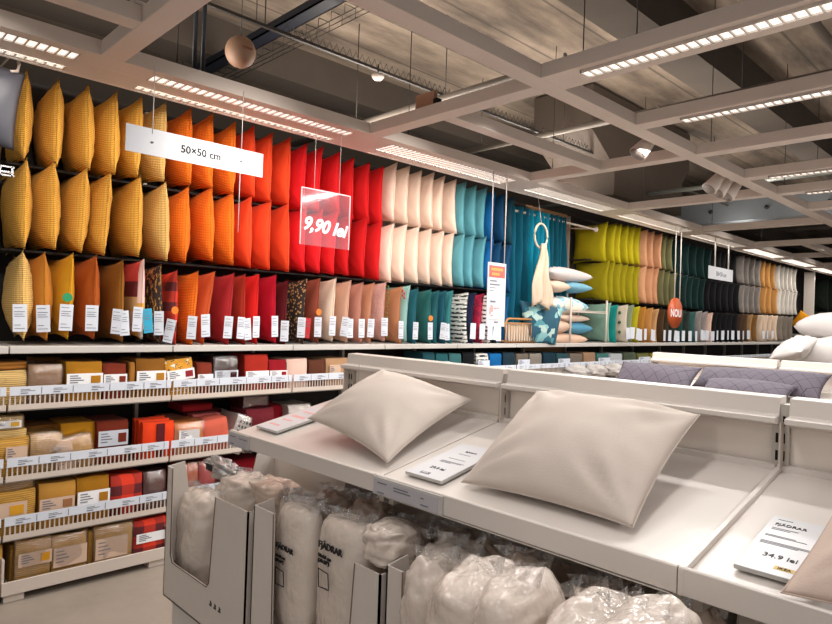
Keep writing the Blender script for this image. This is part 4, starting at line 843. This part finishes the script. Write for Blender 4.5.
for j in range(nz+1):
    v = j/nz
    for i in range(nx+1):
        u = i/nx-.5; w_ = .07+.26*min(1, v*1.5)-.12*max(0, v-.75)*4*abs(u+.2); vs.append((u*w_+.1*v*.35+.01*math.sin(v*9), -.03+.03*math.sin(u*15+v*3)*(.5+v), -.085-.66*v-(.05*math.sin(u*7) if j == nz else .0)))
m = MB(); m.add(vs, [(j*(nx+1)+i, j*(nx+1)+i+1, (j+1)*(nx+1)+i+1, (j+1)*(nx+1)+i) for j in range(nz) for i in range(nx)], 0, True); o = m.build('throw', fabric('#cdb9a4')); o.location = pr_; tag(o, 'cream throw pulled through the hanging ring', 'throw'); sd = o.modifiers.new('s', 'SOLIDIFY'); sd.thickness = .01
# rattan rack
RAT = plain('rattan', '#a9763f', .6)
a_ = at(507, 343, 'Y', 4.02); b_ = at(538, 343, 'Y', 4.02); w_ = b_.x-a_.x; h_ = at(520, 319, 'Y', 4.02).z-1.395
e = empty('magazine_rack', (a_.x, 4.05, 1.395), 'small rattan magazine rack standing on the long shelf by the curtain', 'rack')
for yy in (0, .16):
    pts = [(0, yy, .01), (0, yy, h_-.05), (.03, yy, h_-.01), (.07, yy, h_), (w_-.07, yy, h_), (w_-.03, yy, h_-.01), (w_, yy, h_-.05), (w_, yy, .01)]; MB().tube(pts, .011, 7, closed=True).build('frame', RAT, e)
    for k in range(1, 12): MB().tube([(w_*k/12, yy, .015), (w_*k/12, yy, h_-.045)], .005, 5).build('spindle', RAT, e)
    MB().tube([(0, yy, h_-.045), (w_, yy, h_-.045)], .007, 6).build('rail', RAT, e)
m = MB()
for x in (0, w_): m.tube([(x, 0, .02), (x, .16, .02)], .008, 6); m.tube([(x, 0, h_-.06), (x, .16, h_-.06)], .008, 6)
m.build('side_bar', RAT, e)
for k in range(3):
    o = MB().box(0, w_*.8, 0, .03, 0, h_*.75).build('folded_throw', fabric(['#d8cdbd', '#7d8f92', '#b9a98f'][k]), None, bevel=.01); o.location = (a_.x+.05, 4.075+.042*k, 1.41); tag(o, ['cream', 'grey blue', 'sand'][k]+' folded throw inside the rattan rack', 'throw', 'throws in the rattan rack')
# folded pillow stack on a small white rack
e = empty('pillow_rack', (6.75, 4.02, 1.395), 'white wire stand around the stacked pillows', 'stand')
for x in (-.38, .42):
    MB().tube([(x, 0, 0), (x, 0, .52)], .012, 8).build('stand_post', W_metal, e); MB().tube([(x, .4, 0), (x, .4, .52)], .012, 8).build('stand_post', W_metal, e)
MB().tube([(-.38, 0, .36), (.42, 0, .36)], .008, 8).build('stand_rail', W_metal, e); MB().tube([(-.38, .4, .36), (.42, .4, .36)], .008, 8).build('stand_rail', W_metal, e)
MB().box(-.37, .41, .0, .4, .375, .382).build('stand_tray', W_metal, e)
PT = pat('aqua_leaf_fabric', lambda t, o, x, y, z: t.ramp(t.noise(o, 9, 2), [(0, '#d9d3c7'), (.5, '#d9d3c7'), (.54, '#7fb3c4')], True))
st = [(553, 588, 333, 346, '#cfae98', 'beige folded pillow at the bottom of the stack'), (553, 572, 319, 334, '#d6b9a4', 'beige pillow end left in the stack'), (569, 593, 322, 335, '#4f8ba8', 'sky blue pillow in the lower stack'), (562, 590, 314, 323, '#d9c0ae', 'pinkish beige pillow on the sky blue one'),
      (553, 589, 297, 315, PT, 'aqua leaf patterned pillow in the lower stack'), (569, 593, 282, 292.5, '#74a8bf', 'pale blue pillow above the rack tray'), (552, 571, 280, 292.5, '#dcc3af', 'beige pillow end above the rack tray'), (552, 593, 267.5, 282, '#cfc8c8', 'white pillow on top of the stack')]
for x0, x1, yt, yb, c, lb in st:
    A, B = at(x0, yt, 'Y', 4.06), at(x1, yt, 'Y', 4.06); zt = at((x0+x1)/2, yt, 'Y', 4.06).z; zb = at((x0+x1)/2, yb, 'Y', 4.06).z; w_ = B.x-A.x
    mb, rim = cushion_mesh('pillow', w_, .42, (zt-zb)*1.15, 14, random.random()*9, .04, .006, None, .4); o = mb.build('pillow', fabric(c) if isinstance(c, str) else c); o.location = ((A.x+B.x)/2, 4.26, (zt+zb)/2); tag(o, lb, 'pillow', 'pillows stacked by the curtain')
# ------------------------------------------------------------------ left edge things
GR = NT('grey_satin'); GR.base('#3c3d46'); GR.set(Roughness=.45); GR = GR.mat
mb, rim = cushion_mesh('cushion', .5, .42, .15, 16, 3.3, .05, .008, lambda a, b, c: (a, -c, b), .45); o = mb.build('cushion', GR); o.location = (.575, 3.9, 2.66); o.rotation_euler = (0, .1, 0); tag(o, 'grey satin cushion hung from a hook at the upper left edge', 'cushion')
e = empty('display_hook', (.79, 3.9, 2.85), 'small white hook holding the grey satin cushion', 'hook'); MB().tube([(.0, 0, .1), (.02, -.01, .03), (.012, -.02, -.01), (-.02, -.02, -.02)], .008, 8).build('hook_wire', W_metal, e)
MB().tube([(0, 0, .1), (0, .7, .1)], .006, 6).build('hook_arm', W_metal, e)
BKS = NT('black_leather'); BKS.base('#1b1c20'); BKS.set(Roughness=.35); BKS = BKS.mat
for k, (z, zz) in enumerate(((2.38, .24), (1.98, .46))):
    mb, rim = cushion_mesh('cushion', .4, zz, .16, 14, 5.3+k, .05, .008, lambda a, b, c: (a, -c, b), .45); o = mb.build('cushion', BKS); o.location = (.57-.03*k, 3.98, z); tag(o, ['black shiny cushion above the chrome bracket at the left edge', 'black shiny cushion below the chrome bracket at the left edge'][k], 'cushion')
e = empty('chrome_bracket', (.6, 3.85, 2.28), 'chrome display bracket at the left edge between the black cushions', 'bracket'); m = MB(); m.box(-.2, .2, 0, .02, .0, .008); m.box(-.2, .2, 0, .02, .045, .053)
for k in range(8): m.box(-.2+.055*k, -.19+.055*k, 0, .02, .0, .05)
m.build('bracket_rail', CHROME, e); MB().box(-.2, .2, .02, .7, .02, .03).build('bracket_arm', CHROME, e)
# ------------------------------------------------------------------ services above the grid
DM = plain('dark_blue_steel', '#161a24', .5, .3); GP = plain('grey_pipe', '#6f675f', .5, .3); WIRE = plain('dark_wire', '#2c2824', .6)
e = empty('cable_tray', (2.6, 3, 3.78), 'dark blue cable tray running across under the concrete slab', 'cable tray')
m = MB(); m.box(-.06, .06, -6, 3.5, 0, .01); m.box(-.06, -.05, -6, 3.5, 0, .06); m.box(.05, .06, -6, 3.5, 0, .06); m.build('tray_channel', DM, e)
m = MB(); 
for i in range(60): y = 3.4-i*.16; m.tube([(.16, y, .0), (.16, y, .07), (.26, y, .07), (.26, y, .0)], .004, 4)
for x in (.16, .21, .26): m.tube([(x, 3.5, 0), (x, -6, 0)], .004, 4)
m.build('wire_basket', WIRE, e)
for y in (-4, -2, 0, 1.5, 3): MB().tube([(0, y, .01), (0, y, .42)], .005, 5).build('hanger_rod', WIRE, e)
p = at(200, 0, 'Z', 3.5); q_ = at(432, 94, 'Z', 3.5)
e = empty('conduit_track', (p.x, (p.y+q_.y)/2, 3.5), 'thin dark conduit track hung along the aisle above the grid', 'conduit'); L_ = 9
MB().box(-2, L_, -.012, .012, 0, .02).build('track', WIRE, e); m = MB()
for i in range(90): x = .6+i*.06; m.tube([(x, .0, .02), (x+.03, .0, .08), (x+.06, .0, .02)], .003, 4)
m.build('wire_truss', WIRE, e)
for x in (.4, 2.2, 4.0, 6): MB().tube([(x, 0, .02), (x, 0, .7)], .004, 5).build('hanger_rod', WIRE, e)
p = at(378, 75, 'Z', 3.42); e = empty('smoke_detector', p, 'small white smoke detector below the thin track', 'smoke detector')
MB().tube([(0, 0, -.035), (0, 0, -.02), (0, 0, 0), (0, 0, .012)], [.03, .045, .05, .02], 18).build('sensor_head', W_metal, e); MB().tube([(0, 0, .01), (0, 0, .078)], .006, 6).build('stem', WIRE, e)
p = at(240.5, 52, 'Y', 3.9); e = empty('pendant_speaker', p, 'round tan ball hanging on a thin wire above the wall board', 'pendant speaker')
m = MB(); n_ = 12; m.tube([(0, 0, .105*math.cos(PI*i/n_)) for i in range(n_, -1, -1)], [max(.001, .1*math.sin(PI*i/n_)) for i in range(n_, -1, -1)], 24); m.build('ball', plain('tan_ball', '#8a6b56', .6), e); MB().tube([(0, 0, .1), (0, 0, 4.2-p.z)], .003, 5).build('wire', WIRE, e)
m = MB(); m.box(-.04, .03, -.102, -.098, -.008, .006); m.build('printed_mark', plain('brown_mark', '#7a4a35', .6), e)
for i_, (x, lb) in enumerate(((194.5, 'left'), (203, 'right'))):
    p = at(x, 60, 'Y', 3.62); MBx = MB().tube([(0, 0, 0), (0, 0, 4.2-ZC-.085)], .013, 8); o = MBx.build('riser_pipe', DM); o.location = (p.x, 3.62, ZC+.085); tag(o, lb+' of two dark vertical pipes above the wall board', 'pipe', 'dark vertical pipes')
def pipe(x0, y0, x1, y1, z, r, mat, lb, cat='pipe', name='overhead_pipe'):
    o = MB().tube([(0, 0, 0), (x1-x0, y1-y0, 0)], r, 10).build(name, mat); o.location = (x0, y0, z); tag(o, lb, cat)
    for f in (.1, .35, .6, .85): MB().tube([((x1-x0)*f, (y1-y0)*f, 0), ((x1-x0)*f, (y1-y0)*f, 4.21-z)], .004, 5).build('hanger_rod', WIRE, o)
    return o
a_, b_ = at(367, 122, 'Z', 3.3), at(495, 75, 'Z', 3.3)
pipe(a_.x, 5.5, a_.x, -5, 3.3, .03, GP, 'grey pipe crossing above the aisle near the first inner beams')
pipe(5.2, 5.5, 5.2, -5, 3.45, .03, GP, 'grey pipe crossing behind the spotlight beam'); pipe(7.3, 5.5, 7.3, -5, 3.2, .025, plain('pale_pipe', '#9aa09c', .4, .4), 'pale pipe crossing in front of the brown duct box'); pipe(-4, 1.2, 24, 1.2, 3.6, .03, GP, 'long grey pipe running with the aisle')
o = MB().box(-.3, .3, -9, 0, 0, .33).build('air_duct', plain('galvanised_duct', '#7d848a', .35, .5)); o.location = (10.55, 5.0, 3.27); tag(o, 'large galvanised air duct crossing at the far right above the grid', 'air duct')
m = MB()
for i in range(10): m.tube([(-.305, -1-.8*i, .16), (-.33, -1-.8*i, .16)], .03, 8)
m.build('duct_bolt', DM, o)
m = MB(); m.prism([(0, 0), (1.75, 0), (1.75, .42), (1.95, .62), (1.95, 1.1), (-.5, 1.1), (-.5, .62), (0, .3)], 0, .75, 'Y'); o = m.build('duct_box', plain('brown_painted_box', '#43382f', .7)); o.location = (6.5, 3.6, 3.07); tag(o, 'large brown flared box above the grid near the lime cushions', 'duct box')
# wires that hold the grid
k = 0
for c in cross[:9]:
    for y in (3.42, 1.98, .5):
        k += 1; o = MB().tube([(0, 0, 0), (0, 0, 4.2-ZC-BH)], .0035, 5).build('suspension_wire', WIRE); o.location = (c+.4, y, ZC+BH); tag(o, 'thin wire holding the white ceiling grid under the slab', 'wire', 'thin wires holding the ceiling grid')
# spotlights on the grid
WSP = plain('white_spot', '#cfc4bb', .4)
for i_, (x, y, lb, rz) in enumerate(((645, 146, 'single white spotlight under the ceiling beam', .3), (716, 181, 'left of three white spotlights', .3), (724, 185, 'middle of three white spotlights', .3), (733, 189, 'right of three white spotlights', .3))):
    p = at(x, y, 'Y', 2.12); e = empty('spotlight', p, lb, 'spotlight', 'spotlights on the ceiling grid')
    L = .17 if i_ == 0 else .19; d = Vector((-.55, .35, -.75)).normalized()
    MB().tube([d*(-L/2), d*(-L/2+.01), d*(L/2)], [.02, .04, .065], 16).build('lamp_head', WSP, e); MB().tube([d*(L/2-.0), d*(L/2+.004)], .055, 16).build('lens', plain('frosted_lens', '#8a8078', .5), e); MB().tube([(0, 0, 0), (0, -.08, .06), (0, -.14, .09)], .012, 8).build('bracket', WSP, e)
for i_, (px, py) in enumerate(((436, 107), (800-.0, 221))):
    if i_ == 0: p = at(430, 109, 'X', 2.84)
    else: continue
    o = MB().box(-.015, .015, -.085, .075, 0, .085).build('sensor_plate', plain('tan_plate', '#a27a62', .6)); o.location = (2.80, p.y, ZC+BH); tag(o, 'small tan plate standing on the first cross beam', 'plate'); MB().box(-.02, .02, -.12, -.085, 0, .03).build('black_clip', BLACK, o)
for i_, (x, y) in enumerate(((568, 218.5),)): pass
# looped cables at the junctions
for i_, (x, y) in enumerate(((2.84, 1.98), (3.9, 1.98), (1.1, 3.1), (4.9, 3.5))):
    pts = [(.16*math.cos(a*PI/10)*.5, -.05-.12*a/10, .07*math.sin(a*PI/10)) for a in range(11)]; o = MB().tube(pts, .008, 6).build('cable_loop', W_rail); o.location = (x, y, ZC+BH); tag(o, ['grey cable loop at the first bright lamp beam', 'grey cable loop at the second lamp beam', 'grey cable loop at the upper left junction', 'grey cable loop above the light teal cushions'][i_], 'cable', 'cable loops on the grid')
# ------------------------------------------------------------------ far end: stacked white pillows etc.
WP = fabric('#b9b4b1')
for i_, (x0, x1, yt, yb, X, lb) in enumerate(((793, 900, 338, 370, 6.6, 'wide white pillow low on the far stack'), (797, 905, 313, 341, 6.9, 'large white pillow on top of the far stack'), (771, 806, 338, 362, 6.2, 'small white pillow leaning left on the far stack'))):
    A, B = at(x0, yt, 'X', X), at(x1, yt, 'X', X); zt = at(815, yt, 'X', X).z; zb = at(815, yb, 'X', X).z
    mb, rim = cushion_mesh('pillow', A.y-B.y, .6, (zt-zb)*(1.15 if i_ < 2 else 1.0), 18, i_+2.2, .03, .02, lambda a, b, c: (b, a, c), .33 if i_ < 2 else .7); o = mb.build('pillow', WP); o.location = (X+.2, (A.y+B.y)/2, (zt+zb)/2); o.rotation_euler = ((-.3 if i_ == 2 else 0), -.2 if i_ == 2 else 0, 0); tag(o, lb, 'pillow', 'white pillows on the far display')
e = empty('pillow_table', (6.95, 1.65, 0), 'white display table under the far white pillows', 'display table'); MB().box(-.6, .6, -1.5, .7, 1.18, 1.28).build('table_top', W_shelf, e); MB().box(-.5, .5, -1.4, .6, 0, 1.18).build('table_body', PANEL, e)
XE = 15.9
o = MB().box(0, .04, 0, .2, 0, 1.62).build('end_panel', W_shelf); o.location = (XE+.05, 3.98, 1.3); tag(o, 'white end panel closing the far end of the cushion wall', 'panel')
YC = fabric('#e0961c'); mb, rim = cushion_mesh('cushion', .36, .36, .15, 14, 2, .05, .006, lambda a, b, c: (c, a, b), .45); o = mb.build('cushion', YC); o.location = at(803, 322, 'X', 15.4); o.rotation_euler = (.6, 0, 0); tag(o, 'bright yellow cushion beyond the far end of the shelves', 'cushion')
# far textile display past the cushion wall
e = empty('textile_display', (20.2, 4.2, 0), 'dark far display bay with hanging textiles at the right edge', 'shelving'); MB().box(-2.9, 3.5, .6, .65, 0, 3.0).build('back_panel', DARK, e); MB().box(-2.9, 3.5, 0, .6, 1.5, 1.55).build('shelf_board', W_rail, e); MB().box(-2.9, 3.5, 0, .6, 2.05, 2.09).build('shelf_board', DARK, e); MB().box(-2.9, 3.5, 0, .6, 1.1, 1.14).build('shelf_board', DARK, e)
fc = ['#1c261e', '#222c22', '#1a211c', '#5f625f', '#8a8a88', '#3a3d3b']
for i_ in range(6):
    o = inst('hanging_textile', HANG[i_][0], fabric(fc[i_], 'velvet')); o.location = (18.2+.55*i_, 4.22, 2.98); o.scale = (2.6, 1, 1.7); tag(o, '%s textile from the left on the far dark display' % ORD[i_], 'textile', 'textiles on the far dark display')
for i_ in range(7):
    o = MB().box(0, .42, 0, .4, 0, .4).build('folded_textile', fabric(['#9c5a4a', '#b0785e', '#7d5a48', '#a8463c', '#c08068', '#8c3a38', '#a66'.replace('#a66', '#aa6666')][i_]), None, bevel=.03); o.location = (17.7+.5*i_, 4.25, 1.56); tag(o, '%s folded rosy textile from the left on the far display' % ORD[i_], 'folded textile', 'folded rosy textiles on the far display')
for i_ in range(5):
    o = MB().box(0, .6, 0, .4, 0, .3).build('folded_textile', fabric(['#1d2f4a', '#1a2840', '#28364f', '#2c2f48', '#202a3c'][i_]), None, bevel=.03); o.location = (17.7+.68*i_, 4.25, 1.15); tag(o, '%s folded navy textile from the left on the far display' % ORD[i_], 'folded textile', 'folded navy textiles on the far display')
# white crumpled items seen between the two displays
for i_, x in enumerate((562, 580, 598)):
    p = at(x+8, 378, 'X', 4.9-.1); p = at(x+8, 377, 'Y', 3.95); 
    o = bag_mesh(.3, .25, .16, i_*3.1, 0, 18, .5, 2).build('bagged_insert', WP); o.location = (p.x, 3.86, .99); tag(o, '%s white crumpled bag from the left seen between the displays' % ORD[i_], 'bagged cushion insert', 'white bags between the displays')
    t_ = MB().box(-.2, .2, -.2, .2, 0, .99).build('bin', W_metal); t_.location = (p.x, 3.72, 0); tag(t_, '%s white bin from the left under the crumpled bags' % ORD[i_], 'bin', 'white bins between the displays')
# ------------------------------------------------------------------ view
s = bpy.context.scene
s.view_settings.view_transform = 'Standard'; s.view_settings.look = 'None'; s.view_settings.gamma = 1; s.view_settings.exposure = 0
